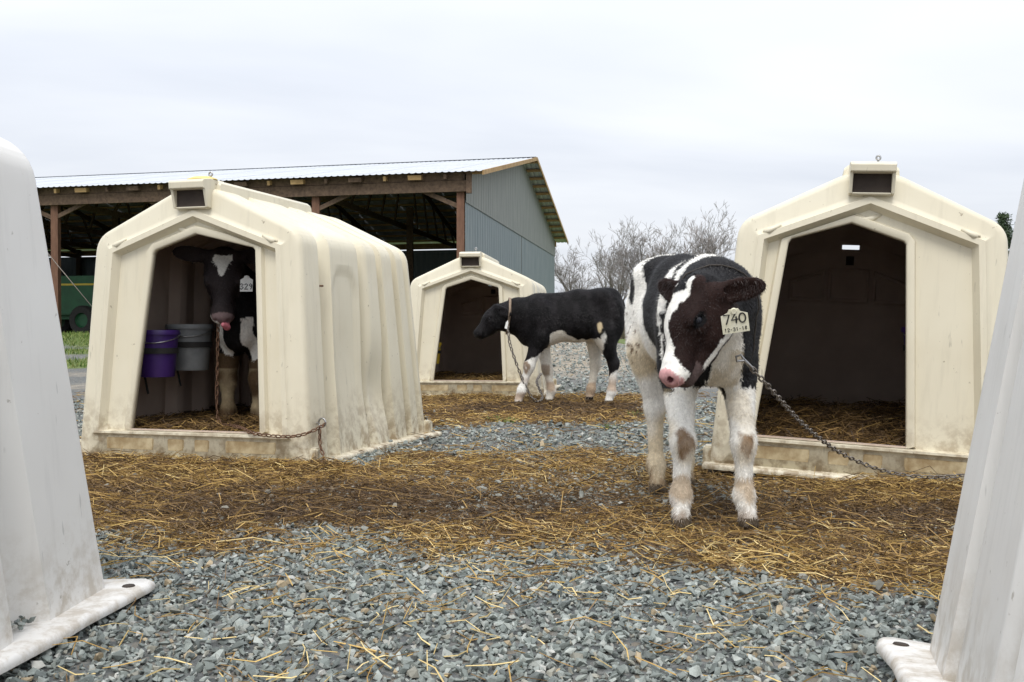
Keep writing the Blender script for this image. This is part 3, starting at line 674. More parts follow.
def bedding(name, label, h_loc, rz, n=5200, hw=0.56, L=1.6, front=0.09, back=0.13, dark=0.55, sc=1.0):
    """deep straw inside a hutch: a lumpy bed and stems on it"""
    gx, gy = np.meshgrid(np.linspace(-hw, hw, 22), np.linspace(0.05, L, 30))
    def bz(x, y): return front+(back-front)*sst(0.0, 0.9, y)+(n2(x+h_loc[0], y+h_loc[1], 5, 3)-0.5)*0.06+0.05*sst(0.3, 0.58, np.abs(x))
    gzv = bz(gx, gy); idx = np.arange(gx.size).reshape(gx.shape)
    F_ = np.stack([idx[:-1, :-1], idx[:-1, 1:], idx[1:, 1:], idx[1:, :-1]], -1).reshape(-1, 4)
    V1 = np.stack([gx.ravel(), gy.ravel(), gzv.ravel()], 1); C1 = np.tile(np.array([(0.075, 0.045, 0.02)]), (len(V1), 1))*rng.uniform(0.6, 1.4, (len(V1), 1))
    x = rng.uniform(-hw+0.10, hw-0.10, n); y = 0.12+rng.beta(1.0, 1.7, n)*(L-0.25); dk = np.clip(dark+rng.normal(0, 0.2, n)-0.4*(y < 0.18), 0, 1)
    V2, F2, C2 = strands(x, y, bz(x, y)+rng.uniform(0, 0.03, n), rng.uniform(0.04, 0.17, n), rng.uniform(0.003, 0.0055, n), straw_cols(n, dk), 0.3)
    V = np.concatenate([V1, V2])*sc; Fq = np.concatenate([F_, F2+len(V1)])
    o = obj(name, mesh_np(name, V, Fq, False, np.concatenate([C1, C2])), M_STRAW); o.location = h_loc; o.rotation_euler = (0, 0, rz)
    return tag(o, label, 'straw', kind='stuff')

H_LEFT = dict(loc=(-1.512, 4.67, -0.010), rz=R(-16.0))
H_RIGHT = dict(loc=(1.418, 4.13, -0.006), rz=R(-16.0))
H_BACK = dict(loc=(-0.385, 9.15, 0.0), rz=R(-6.5))
hutch_left = make_hutch('calf_hutch', 'cream hutch with purple and grey pails and a tongue-out calf in its doorway', mat=M_CREAM, shift=0.0, dr=0.075, dents=((1.00, 0.30, 0.15, 0.055, 1), (0.66, 0.45, 0.25, 0.025, 1)), lid=M_YLID, scale=(0.965, 0.84, 1.0), **H_LEFT)
hutch_right = make_hutch('calf_hutch', 'cream hutch with an empty dark doorway behind the calf tagged 740', mat=M_CREAM, shift=-0.105, dr=0.012, roll=R(3.0), leaf=1, scale=(0.93, 1.0, 0.99), **H_RIGHT)
hutch_back = make_hutch('calf_hutch', 'smaller-looking far cream hutch between the barn and the black calf', mat=M_CREAM, shift=0.0, **H_BACK)
RIBSET[0] = ((0.25, 0.37, 1), (0.83, 0.92, 1), (1.36, 1.46, 1))
fore_l = make_hutch('calf_hutch', 'white hutch side with a rounded base ear at the left picture edge', loc=(-1.618, 0.56, -0.012), rz=R(-1.5), roll=R(-1.4), scale=(1.0, 1.0, 0.93), mat=M_WHITE, detail=False, group='white hutches close to the camera')
fore_r = make_hutch('calf_hutch', 'white hutch side rising out of the lower right picture corner', loc=(1.098, 0.623, -0.046), rz=R(-15.0), scale=(1.0, 0.6, 1.0), mat=M_WHITE, roll=R(5.4), detail=False, group='white hutches close to the camera')
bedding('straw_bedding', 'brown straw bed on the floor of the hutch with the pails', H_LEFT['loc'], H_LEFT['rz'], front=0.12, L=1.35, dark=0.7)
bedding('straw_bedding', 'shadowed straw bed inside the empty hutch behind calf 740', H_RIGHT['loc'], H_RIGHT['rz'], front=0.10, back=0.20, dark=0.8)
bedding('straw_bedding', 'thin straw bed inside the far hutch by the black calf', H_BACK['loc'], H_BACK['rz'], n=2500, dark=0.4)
# ------------------------------------------------------------------ calves: one smooth-blended surface per body
class Sdf:
    def __init__(s, lo, hi, h):
        s.lo = np.array(lo, float); s.h = h; n = np.ceil((np.array(hi)-s.lo)/h).astype(int)+1
        s.n = n; s.D = np.full(n, 0.3, np.float32)
        s.ax = [s.lo[i]+h*np.arange(n[i]) for i in range(3)]; s.prims = []
    def _sub(s, lo, hi):
        i0 = np.clip(np.floor((lo-s.lo)/s.h).astype(int), 0, s.n-1); i1 = np.clip(np.ceil((hi-s.lo)/s.h).astype(int)+1, 1, s.n)
        sl = tuple(slice(a, b) for a, b in zip(i0, i1))
        G = np.meshgrid(*(s.ax[i][sl[i]] for i in range(3)), indexing='ij')
        return sl, np.stack(G, -1).astype(np.float32)
    def _apply(s, fn, lo, hi, k, sub):
        m_ = k+0.03; sl, P = s._sub(np.array(lo)-m_, np.array(hi)+m_)
        if P.size == 0: return
        d = fn(P); D = s.D[sl]
        if sub:
            hh = np.clip(0.5-0.5*(D+d)/k, 0, 1); s.D[sl] = D*(1-hh)-d*hh+k*hh*(1-hh)
        else:
            hh = np.clip(0.5+0.5*(D-d)/k, 0, 1); s.D[sl] = D*(1-hh)+d*hh-k*hh*(1-hh)
    def cone(s, a, b, ra, rb, k=0.03, grp=0, sub=False):
        a = np.array(a, np.float32); b = np.array(b, np.float32); e = b-a; L2 = float(e@e)+1e-12
        def fn(P):
            q = P-a; t_ = np.clip((q@e)/L2, 0, 1); return np.linalg.norm(q-t_[..., None]*e, axis=-1)-(ra+(rb-ra)*t_)
        r = max(ra, rb); s._apply(fn, np.minimum(a, b)-r, np.maximum(a, b)+r, k, sub)
        if not sub: s.prims.append((grp, fn))
    def ell(s, c, rad, rot=None, k=0.03, grp=0, sub=False):
        c = np.array(c, np.float32); rad = np.array(rad, np.float32); M = np.eye(3) if rot is None else np.array(rot, np.float32)   # columns = axes
        def fn(P):
            q = (P-c)@M; k0 = np.linalg.norm(q/rad, axis=-1); k1 = np.linalg.norm(q/rad**2, axis=-1)+1e-9; return k0*(k0-1)/k1
        r = float(rad.max()); s._apply(fn, c-r, c+r, k, sub)
        if not sub: s.prims.append((grp, fn))
    def group_dist(s, P, g):
        d = np.full(len(P), 9.0)
        for gg, fn in s.prims:
            if gg == g: d = np.minimum(d, fn(P.astype(np.float32)))
        return d
    def mesh(s):
        D = s.D; neg = D < 0; n = D.shape
        cnt = np.zeros(tuple(q-1 for q in n), np.int8)
        for i in (0, 1):
            for j in (0, 1):
                for k in (0, 1): cnt += neg[i:n[0]-1+i, j:n[1]-1+j, k:n[2]-1+k]
        cells = np.argwhere((cnt > 0) & (cnt < 8)); cid = -np.ones(cnt.shape, int); cid[tuple(cells.T)] = np.arange(len(cells))
        acc = np.zeros((len(cells), 3)); w = np.zeros(len(cells))
        corner = [(i, j, k) for i in (0, 1) for j in (0, 1) for k in (0, 1)]
        for a in corner:
            for ax in range(3):
                if a[ax]: continue
                b = list(a); b[ax] = 1
                ia = cells+np.array(a); ib = cells+np.array(b)
                da = D[tuple(ia.T)]; db = D[tuple(ib.T)]; x = (da < 0) != (db < 0)
                t_ = np.where(x, da/np.where(np.abs(da-db) < 1e-12, 1, da-db), 0)
                p = np.array(a, float)+np.zeros((len(cells), 3)); p[:, ax] += t_
                acc[x] += p[x]; w[x] += 1
        V = (cells+acc/np.maximum(w, 1)[:, None])*s.h+s.lo
        Fs = []
        for ax in range(3):
            u, v = [(1, 2), (2, 0), (0, 1)][ax]
            sl0 = [slice(1, -1)]*3; sl0[ax] = slice(0, -1); sl1 = list(sl0); sl1[ax] = slice(1, None)
            A = neg[tuple(sl0)]; B = neg[tuple(sl1)]; e = np.argwhere(A != B); o_ = np.array([1, 1, 1]); o_[ax] = 0; e = e+o_
            fl = neg[tuple(e.T)]
            q = []
            for du, dv in ((0, 0), (-1, 0), (-1, -1), (0, -1)):
                c = e.copy(); c[:, u] += du; c[:, v] += dv; q.append(cid[tuple(c.T)])
            q = np.stack(q, 1); q[~fl] = q[~fl][:, ::-1]; Fs.append(q)
        F_ = np.concatenate(Fs); F_ = F_[(F_ >= 0).all(1)]
        return V, F_
def frame(fwd, leftish):
    f = Vector(fwd).normalized(); l = Vector(leftish); l = (l-f*l.dot(f)).normalized(); u = f.cross(l)
    return np.array((f, l, u)).T          # columns: forward, left, up
BLACK = np.array((0.0075, 0.0066, 0.0072)); BROWNBLK = np.array((0.023, 0.0115, 0.0095)); WHITE = np.array((0.86, 0.84, 0.785)); CREAM = np.array((0.62, 0.50, 0.31))
PINK = np.array((0.66, 0.36, 0.36)); DUNG = np.array((0.17, 0.082, 0.020)); HOOF = np.array((0.10, 0.075, 0.05))
def head_prims(S, O, H, sc=1.0, ear=((-0.1, 1, 0.1), (-0.1, -1, 0.1)), mouth=True, earface=(1, 0, 0), earx=0.0, earz=0.018):
    """O origin at the poll, H columns forward/left/up"""
    O = np.array(O, float); H = np.array(H, float)
    W = lambda x, y, z: O+H@(np.array((x, y, z))*sc)
    e = lambda c, r, rot=None, k=0.02, sub=False: S.ell(W(*c), np.array(r)*sc, H if rot is None else H@rot, k, 1, sub)
    c_ = lambda a, b, ra, rb, k=0.02, sub=False: S.cone(W(*a), W(*b), ra*sc, rb*sc, k, 1, sub)
    e((0.045, 0, -0.018), (0.098, 0.088, 0.078))
    e((0.10, 0, 0.004), (0.085, 0.074, 0.050), k=0.03)
    c_((0.09, 0, -0.018), (0.235, 0, -0.044), 0.064, 0.041, 0.03)
    e((0.262, 0, -0.062), (0.052, 0.057, 0.045), k=0.025)
    e((0.292, 0, -0.050), (0.022, 0.044, 0.030), k=0.015)
    c_((0.035, 0, -0.090), (0.15, 0, -0.102), 0.062, 0.043, 0.03)
    c_((0.15, 0, -0.102), (0.262, 0, -0.102), 0.041, 0.026, 0.02)
    for s in (-1, 1):
        e((0.080, s*0.050, -0.072), (0.074, 0.034, 0.064), k=0.03)
        e((0.116, s*0.070, 0.012), (0.032, 0.017, 0.017), k=0.018)
        e((0.118, s*0.072, -0.030), (0.028, 0.013, 0.014), k=0.016)
        c_((0.094, s*0.079, 0.004), (0.140, s*0.076, 0.003), 0.0075, 0.0065, 0.010)
        e((0.010, s*0.048, 0.048), (0.022, 0.022, 0.016), k=0.03)           # poll
        e((0.118, s*0.088, -0.008), (0.019, 0.017, 0.0115), k=0.006, sub=True)
        e((0.312, s*0.027, -0.046), (0.014, 0.0085, 0.010), k=0.006, sub=True)
        # ear: flattened, cupped blade
        d = Vector(ear[0 if s > 0 else 1]).normalized(); fr = Vector(earface); fr = (fr-d*fr.dot(d)).normalized(); ww = d.cross(fr)
        Rm = np.array((d, ww, fr)).T                                             # length, width, thickness (thickness faces forward)
        base = np.array((earx, s*0.074, earz)); mid = base+np.array(d)*0.075
        c_(base-np.array(d)*0.01, base+np.array(d)*0.03, 0.030, 0.026, 0.02)
        S.ell(W(*mid), np.array((0.085, 0.040, 0.0125))*sc, H@Rm, 0.016, 2 if s > 0 else 3)
        cup = mid+np.array(fr)*0.014+np.array(d)*0.006
        S.ell(W(*cup), np.array((0.064, 0.029, 0.011))*sc, H@Rm, 0.006, 1, True)
    if mouth:
        for s in (-1, 1):
            c_((0.300, s*0.012, -0.090), (0.215, s*0.052, -0.086), 0.0035, 0.003, 0.007, True)
        c_((0.302, -0.014, -0.090), (0.302, 0.014, -0.090), 0.0035, 0.0035, 0.007, True)
    return W
def leg_front(S, el, kn, fe, toe, s=1.0):
    el, kn, fe, toe = (np.array(q, float) for q in (el, kn, fe, toe))
    S.cone(el, kn+(el-kn)*0.12, 0.072*s, 0.046*s, 0.05); S.ell(kn, (0.047*s, 0.044*s, 0.056*s), None, 0.03)
    S.cone(kn, fe, 0.037*s, 0.0315*s, 0.03); S.ell(fe, (0.041*s, 0.040*s, 0.044*s), None, 0.025); hoof(S, fe, toe, s)
def hoof(S, fe, toe, s):
    d = toe-fe; d[2] = 0; n = np.linalg.norm(d); d = d/n if n > 1e-4 else np.array((1., 0, 0)); side = np.array((-d[1], d[0], 0))
    S.cone(fe, toe+np.array((0, 0, 0.035*s)), 0.034*s, 0.034*s, 0.02)
    for q in (-1, 1):
        b = toe+side*q*0.018*s; S.cone(b-d*0.010*s+np.array((0, 0, 0.034*s)), b+d*0.016*s+np.array((0, 0, 0.016*s)), 0.021*s, 0.0165*s, 0.008)
def leg_hind(S, st, hk, fe, toe, s=1.0):
    st, hk, fe, toe = (np.array(q, float) for q in (st, hk, fe, toe))
    S.cone(st, hk+(st-hk)*0.1, 0.098*s, 0.046*s, 0.06); S.ell(hk, (0.050*s, 0.040*s, 0.056*s), None, 0.03)
    S.cone(hk, fe, 0.038*s, 0.032*s, 0.03); S.ell(fe, (0.042*s, 0.041*s, 0.045*s), None, 0.025); hoof(S, fe, toe, s)
def torso(S, s=1.0, dz=0.0):
    z = lambda q: q+dz
    S.ell((0.20, 0, z(0.615)), (0.22, 0.150, 0.195), None, 0.05); S.ell((-0.08, 0, z(0.635)), (0.30, 0.156, 0.185), None, 0.06)
    S.ell((-0.33, 0, z(0.695)), (0.19, 0.140, 0.178), None, 0.06)
    S.cone((0.27, 0, z(0.765)), (-0.10, 0, z(0.775)), 0.065, 0.085, 0.06); S.cone((-0.10, 0, z(0.775)), (-0.40, 0, z(0.800)), 0.085, 0.080, 0.06)
    for q in (-1, 1):
        S.ell((0.255, q*0.095, z(0.60)), (0.10, 0.068, 0.19), None, 0.05); S.ell((-0.37, q*0.088, z(0.62)), (0.135, 0.070, 0.185), None, 0.05)
        S.ell((-0.29, q*0.095, z(0.815)), (0.05, 0.035, 0.03), None, 0.09)
    S.ell((0.35, 0, z(0.54)), (0.10, 0.105, 0.12), None, 0.05)
def make_body(S, paint, parent, mat, smooth_it=3):
    V, F_ = S.mesh()
    # light relaxing
    n = len(V)
    e = np.concatenate([F_[:, [0, 1]], F_[:, [1, 2]], F_[:, [2, 3]], F_[:, [3, 0]]]); deg = np.bincount(e.ravel(), minlength=n).astype(float)
    for _ in range(smooth_it):
        A = np.zeros_like(V)
        for ax in range(3): A[:, ax] = np.bincount(e[:, 0], V[e[:, 1], ax], n)+np.bincount(e[:, 1], V[e[:, 0], ax], n)
        V = V*0.45+0.55*A/np.maximum(deg, 1)[:, None]
    C = paint(V)
    me = mesh_np('body', V, F_, True, C); o = obj('body', me, mat, parent)
    return o, V, F_, C
def coat(parent, V, F_, C, n, length, mat, flow, skip=None):
    """short hair lying on the surface"""
    A, B, C_, D_ = (V[F_[:, i]] for i in range(4)); nrm = np.cross(C_-A, D_-B); ar = np.linalg.norm(nrm, axis=1); nrm /= ar[:, None]+1e-12
    k = rng.choice(len(F_), n, p=ar/ar.sum()); u = rng.random((n, 1)); v = rng.random((n, 1))
    p = (A[k]*(1-u)+B[k]*u)*(1-v)+(D_[k]*(1-u)+C_[k]*u)*v; nn = nrm[k]; fl = flow(p)+rng.normal(0, 0.35, (n, 3))
    fl -= nn*(fl*nn).sum(1)[:, None]; fl /= np.linalg.norm(fl, axis=1)[:, None]+1e-9
    L = length*rng.uniform(0.5, 1.3, n)*(skip(p) if skip else 1.0); tip = p+fl*L[:, None]*0.9+nn*(L*rng.uniform(0.10, 0.55, n))[:, None]
    sd = np.cross(nn, fl)*0.0011; base = p-nn*0.002
    W = np.stack([base-sd, base+sd, tip], 1).reshape(-1, 3); cc = C[F_[k, 0]]*rng.uniform(0.75, 1.3, (n, 1)); cc = np.repeat(cc, 3, 0)
    o = obj('coat_hair', mesh_np('coat_hair', W, np.arange(3*n).reshape(-1, 3), False, cc), mat, parent); o['kind'] = 'stuff'; return o
M_COAT, _t, _b = colmat('calf_coat', 0.62, 0.10, 0.22, 70); _b.inputs['Sheen Weight'].default_value = 0.0
_v = objco(_t); bump(_t, _b, noise(_t, _v, 160, 4, 0.7), 0.35, 0.004)
M_HAIR, _t2, _b2 = colmat('calf_hair', 0.42, 0.30, 0.05, 30)
m_, t_, b_ = material('eye'); b_.inputs['Base Color'].default_value = (0.010, 0.011, 0.016, 1); b_.inputs['Roughness'].default_value = 0.2; b_.inputs['Specular IOR Level'].default_value = 0.4; M_EYE = m_
def eyes(W, Hm, parent, sc=1.0):
    for s in (-1, 1):
        bm = bmesh.new(); bmesh.ops.create_uvsphere(bm, u_segments=16, v_segments=10, radius=0.0160*sc)
        o = from_bm('eye', bm, M_EYE, parent, 180); o.location = W(0.117, s*0.0665, -0.008)
GLYPH = {'7': [[(0, 1), (0.62, 1), (0.22, 0)]], '4': [[(0.42, 1), (0, 0.38), (0.7, 0.42)], [(0.5, 0.72), (0.46, 0)]],
         '0': [[(0.33+0.33*math.sin(2*math.pi*k/14), 0.5+0.5*math.cos(2*math.pi*k/14)) for k in range(15)]],
         '3': [[(0.02, 0.9), (0.3, 1.0), (0.56, 0.8), (0.25, 0.55), (0.6, 0.3), (0.3, 0.0), (0.0, 0.12)]],
         '2': [[(0.02, 0.78), (0.3, 1.0), (0.58, 0.76), (0.3, 0.35), (0.0, 0.02), (0.62, 0.02)]],
         '9': [[(0.55, 0.72), (0.3, 0.52), (0.05, 0.74), (0.28, 1.0), (0.55, 0.8), (0.5, 0.35), (0.3, 0.0)]],
         '1': [[(0.15, 0.8), (0.3, 1.0), (0.3, 0.0)]], '8': [[(0.5, 0.85), (0.25, 1.0), (0.08, 0.76), (0.5, 0.3), (0.28, 0.0), (0.05, 0.25), (0.45, 0.7), (0.5, 0.85)]], ' ': [], '-': [[(0.1, 0.5), (0.4, 0.5)]]}
def ear_tag(parent, C, right, up, w, h, lines, mat, button=True):
    """flat tag: C centre, right/up unit vectors; lines = [(text, height, y offset, stroke)]"""
    r = Vector(right).normalized(); u = Vector(up); u = (u-r*u.dot(r)).normalized(); nrm = r.cross(u)
    M = Matrix((r, u, nrm)).transposed().to_4x4(); M.translation = Vector(C)
    bm = bmesh.new(); out = [(-w/2, -h/2), (w/2, -h/2), (w/2, h*0.30), (w*0.24, h*0.42), (w*0.17, h*0.56), (-w*0.17, h*0.56), (-w*0.24, h*0.42), (-w/2, h*0.30)]
    A = [bm.verts.new((x, y, -0.0012)) for x, y in out]; B = [bm.verts.new((x, y, 0.0012)) for x, y in out]; n = len(out)
    for k in range(n): bm.faces.new((A[k], A[(k+1) % n], B[(k+1) % n], B[k]))
    bm.faces.new(A[::-1]); bm.faces.new(B)
    o = from_bm('ear_tag', bm, mat, parent); o.matrix_local = M
    for txt, th_, y0, st in lines:
        bm = bmesh.new(); adv = th_*0.80; x = -adv*len(txt)/2+th_*0.06
        for ch in txt:
            for stroke in GLYPH[ch]: tube(bm, [(x+px*th_, y0+py*th_, 0.0016) for px, py in stroke], st, 5)
            x += adv
        from_bm('tag_number', bm, M_INK, o)
    if button:
        bm = bmesh.new(); lathe(bm, [(0.001, 0.004), (0.008, 0.004), (0.010, 0.0)], 12); b = from_bm('tag_button', bm, mat, o); b.location = (0, h*0.47, 0.001)
    return o

# ---- calf 740: facing us, head turned to its right and lowered
def calf_740():
    loc = Vector((0.630, 3.553, 0.0)); fwd = Vector((0.062, -1.0, 0)).normalized(); ang = math.atan2(fwd.y, fwd.x)
    root = empty('calf', loc, ang); tag(root, 'black and white calf standing in front with ear tag 740, head lowered to the left', 'calf', 'calves tethered at the hutches')
    Mi = Matrix.Rotation(-ang, 3, 'Z'); L = lambda w: np.array(Mi @ (Vector(w)-loc)); LV = lambda v: np.array(Mi @ Vector(v))
    S = Sdf((-0.62, -0.30, -0.01), (0.85, 0.32, 0.97), 0.0058)
    torso(S, dz=0.02)
    gl = {1: L((0.732, 3.135, 0)), -1: L((0.534, 3.14, 0))}          # fore feet on the ground
    gh = {1: L((0.69, 3.98, 0)), -1: L((0.555, 3.84, 0))}
    for s in (1, -1):
        x, y, _ = gl[s]; leg_front(S, (0.255, s*0.100, 0.49), (x-0.005, y*0.96, 0.262), (x-0.012, y, 0.098), (x+0.018, y+s*0.006, 0.0), 0.81)
        x, y, _ = gh[s]; leg_hind(S, (-0.30, s*0.082, 0.54), (x-0.03, y, 0.315), (x-0.005, y, 0.10), (x+0.028, y, 0.0), 0.83)
    Oh = L((0.570, 3.02, 0.732)); Hm = frame(LV((-0.51, -0.33, -0.79)), LV((0.36, -0.91, 0.15)))
    S.cone((0.27, 0, 0.70), (0.37, -0.01, 0.715), 0.150, 0.122, 0.06); S.cone((0.37, -0.01, 0.715), Oh-Hm[:, 0]*-0.015-Hm[:, 2]*0.015, 0.120, 0.082, 0.05)
    S.cone((0.33, 0, 0.60), Oh+Hm@np.array((0.02, 0, -0.07)), 0.09, 0.05, 0.05)
    W = head_prims(S, Oh, Hm, 0.96, ear=(Hm.T@LV((0.97, -0.10, 0.17)), Hm.T@LV((-0.52, 0.70, 0.42))), earx=0.012, earz=-0.012, earface=Hm.T@LV((-0.15, -0.92, -0.35)))
    S.cone((-0.50, 0.0, 0.80), (-0.535, 0.02, 0.45), 0.022, 0.016, 0.02); S.cone((-0.535, 0.02, 0.45), (-0.53, 0.02, 0.30), 0.024, 0.012, 0.02)
    def paint(V):
        n = len(V); x, y, z = V.T; nz = (vnoise(V, 9)-0.5)*0.05+(vnoise(V, 24, 4)-0.5)*0.03+(vnoise(V, 70, 8)-0.5)*0.026+(vnoise(V*np.array((1, 1, 0.35)), 150, 2)-0.5)*0.022
        C = np.tile(WHITE, (n, 1)); cream = sst(0.45, 0.75, vnoise(V, 6, 3)*0.6+vnoise(V, 17, 1)*0.4)*0.8
        C = C*(1-cream[:, None]*0.22)+CREAM*cream[:, None]*0.22
        def put(m, col, a=1.0):
            w = (np.asarray(m, float)*a)[:, None]; C[:] = C*(1-w)+np.asarray(col)*w
        xs_ = x+nz*1.1; u_ = xs_+0.9*y
        saddle = (xs_ > np.where(y < 0.02, 0.02-0.95*(z-0.58), -0.33)) & (u_ < 0.135) & (z > 0.50+nz*1.8); put(saddle, BLACK)
        stripe = (u_ > 0.190) & (u_ < 0.235) & (z > 0.68+nz); put(stripe, BLACK)
        fore = ((u_ > 0.295) | ((xs_ > 0.30) & (z < 0.68)) | ((y > 0.02) & (x > 0.1) & (z < 0.70))) & (z > 0.45+nz*2); put(fore, BLACK)
        patch = (((x+0.315+0.25*(z-0.78)+nz*0.4)/0.036)**2+((z-0.785+nz*0.6)/0.072)**2 < 1) & (y < 0); put(patch, BLACK)
        put((x < -0.47+nz) & (z > 0.55) & (y > -0.03+nz), BLACK)
        chest = (np.abs(y+0.005+nz*0.7) < 0.062+0.02*np.clip((0.60-z)*6, 0, 1)) & (x > 0.33) & (z < 0.625+nz); put(chest, WHITE*0.75+CREAM*0.25)
        put(sst(0.35, 0.65, vnoise(V, 22)), CREAM*0.8, 0.6*((np.abs(y-0.02) < 0.05) & (x > 0.35) & (z < 0.56)))
        leg = z < 0.45+nz*2; put(leg, WHITE*0.96)
        sh = (x > 0.16) & (z > 0.42) & (z < 0.53) & (np.abs(y) > 0.135+nz*0.7); put(sh, BLACK)
        sh2 = (x > 0.30) & (y < -0.035) & (y > -0.115) & (z > 0.455+nz) & (z < 0.54); put(sh2, BLACK)
        put(sst(0.5, 0.8, vnoise(V, 13, 6)), CREAM, 0.4*(x > 0.1)*(z < 0.43))
        put(sst(0.35, 0.65, vnoise(V, 8, 6)+nz), CREAM, 0.8*(1-sst(-0.2, -0.05, x))*(1-sst(0.5, 0.70, z)))
        # dung on flank, knees and fetlocks
        put((x < -0.22) & (x > -0.45) & (y < 0) & (z > 0.48) & (z < 0.70) & (vnoise(V, 60, 2)+vnoise(V, 20, 5)*0.6 > 0.95), DUNG*0.6, 0.85)
        for s in (1, -1):
            gx, gy, _ = gl[s]; kn = 1-sst(0.45, 1.15, ((y-gy*0.96)/0.032)**2+((z-0.268)/0.046)**2-(vnoise(V, 40, 2)-0.5)*1.3-nz*12); put(kn*(x > gx-0.01), DUNG, 0.6+0.4*vnoise(V, 60, 3))
            put((1-sst(0.2, 1.3, ((y-gy)/0.04)**2+((z-0.125)/0.045)**2-(vnoise(V, 35, 7)-0.5)*1.6))*(x > gx-0.02), (0.36, 0.21, 0.06), 0.62)
        put(1-sst(0.03, 0.11, z+nz*1.8), DUNG*0.9, 0.7); put(z < 0.034+nz*0.3, HOOF)
        # head
        dh = S.group_dist(V, 1); de = np.minimum(S.group_dist(V, 2), S.group_dist(V, 3)); db = S.group_dist(V, 0)
        hd = (np.minimum(dh, de) < db+0.004); q = ((V-Oh)@Hm)/0.96; hx, hy, hz = q.T; nh = nz*0.55
        put(hd, BROWNBLK*0.8)
        put(hd & (vnoise(V, 7, 9) > 0.5), BROWNBLK*1.15, 0.6)
        wid = np.interp(hx, [-0.02, 0.01, 0.07, 0.13, 0.20, 0.24, 0.27], [0.012, 0.050, 0.054, 0.026, 0.022, 0.036, 0.075])
        cen = np.interp(hx, [0.0, 0.06, 0.13], [0.010, 0.010, -0.006])
        put(hd & (np.abs(hy-cen+nh) < wid) & (hz > -0.060) & (hx > -0.015), WHITE)
        put(hd & (hx > 0.236+nh) & (hz > -0.083) & ((hx > 0.262) | (hy < 0.02)), WHITE)
        put(hd & (hx > 0.285+nh*0.6) & (hz > -0.083), PINK); put(hd & (hx > 0.292) & (vnoise(V, 60, 3) > 0.6), PINK*0.75, 0.7)
        put(hd & (hx < 0.21) & (hx > 0.03) & (hz < -0.112+nh*0.5-0.02*np.clip((0.08-hx)*10, 0, 1)) & (hz > -0.132+nh*0.5), WHITE)
        put(hd & (hx > 0.21) & (hz < -0.088), np.array((0.10, 0.07, 0.065)))
        put(hd & (((hx-0.118)/0.028)**2+((hz+0.008)/0.021)**2 < 1) & (np.abs(hy) > 0.05), BLACK*0.55)
        put(hd & (((hx-0.312)/0.017)**2+((hz+0.044)/0.011)**2+((np.abs(hy)-0.025)/0.0095)**2 < 1.1), (0.09, 0.03, 0.035))
        return C
    body, V, F_, C = make_body(S, paint, root, M_COAT, 2)
    H0 = Hm[:, 0]
    def flow(p):
        f = np.tile(np.array((-0.7, 0, -0.7)), (len(p), 1)); hd = np.linalg.norm(p-(Oh+H0*0.15), axis=1) < 0.2; f[hd] = Hm[:, 0]*0.6-Hm[:, 2]*0.2; lg = p[:, 2] < 0.45; f[lg] = (0, 0, -1); return f
    coat(root, V, F_, C, 110000, 0.0135, M_HAIR, flow, lambda p: np.where(np.linalg.norm(p-(Oh+H0*0.29), axis=1) < 0.07, 0.25, np.where(np.linalg.norm(p-(Oh+H0*0.15), axis=1) < 0.22, 0.6, 1.0)))
    eyes(W, Hm, root, 1.0)
    tc_ = L((0.651, 2.92, 0.645))
    ear_tag(root, tc_, LV((0.97, -0.12, 0.15)), LV((-0.16, -0.25, 0.96)), 0.078, 0.068, [('740', 0.028, -0.005, 0.0024), ('12-31-18', 0.0105, -0.028, 0.0011)], M_TAG)
    # twine collar
    cc = L((0.632, 3.10, 0.585)); bm = bmesh.new(); pts = []
    a_ = LV((0.0, -0.35, -0.93)); v1 = LV((1, 0, 0)); v2 = LV((0, -0.9, 0.42))
    nc = np.array((0.41, -0.01, 0.66))
    pts = []
    for k in range(29):
        q = 2*math.pi*k/28; d = np.array((0.34, 0, 0.94))*math.cos(q)*1.0+np.array((0, 1, 0))*math.sin(q)
        lo_, hi_ = 0.02, 0.4                                    # march to the neck surface
        rr = np.linspace(0.02, 0.32, 60); P = nc+d*rr[:, None]
        ii = np.clip(((P-S.lo)/S.h).round().astype(int), 0, S.n-1); dd = S.D[tuple(ii.T)]; out = rr[np.argmax(dd > 0.0)] if (dd > 0).any() else 0.15
        pts.append(nc+d*(min(out, 0.26)+0.002))
    tube(bm, pts, 0.0028, 6, False); from_bm('twine_collar', bm, M_DARKTWINE, root, 180)
    return root, S
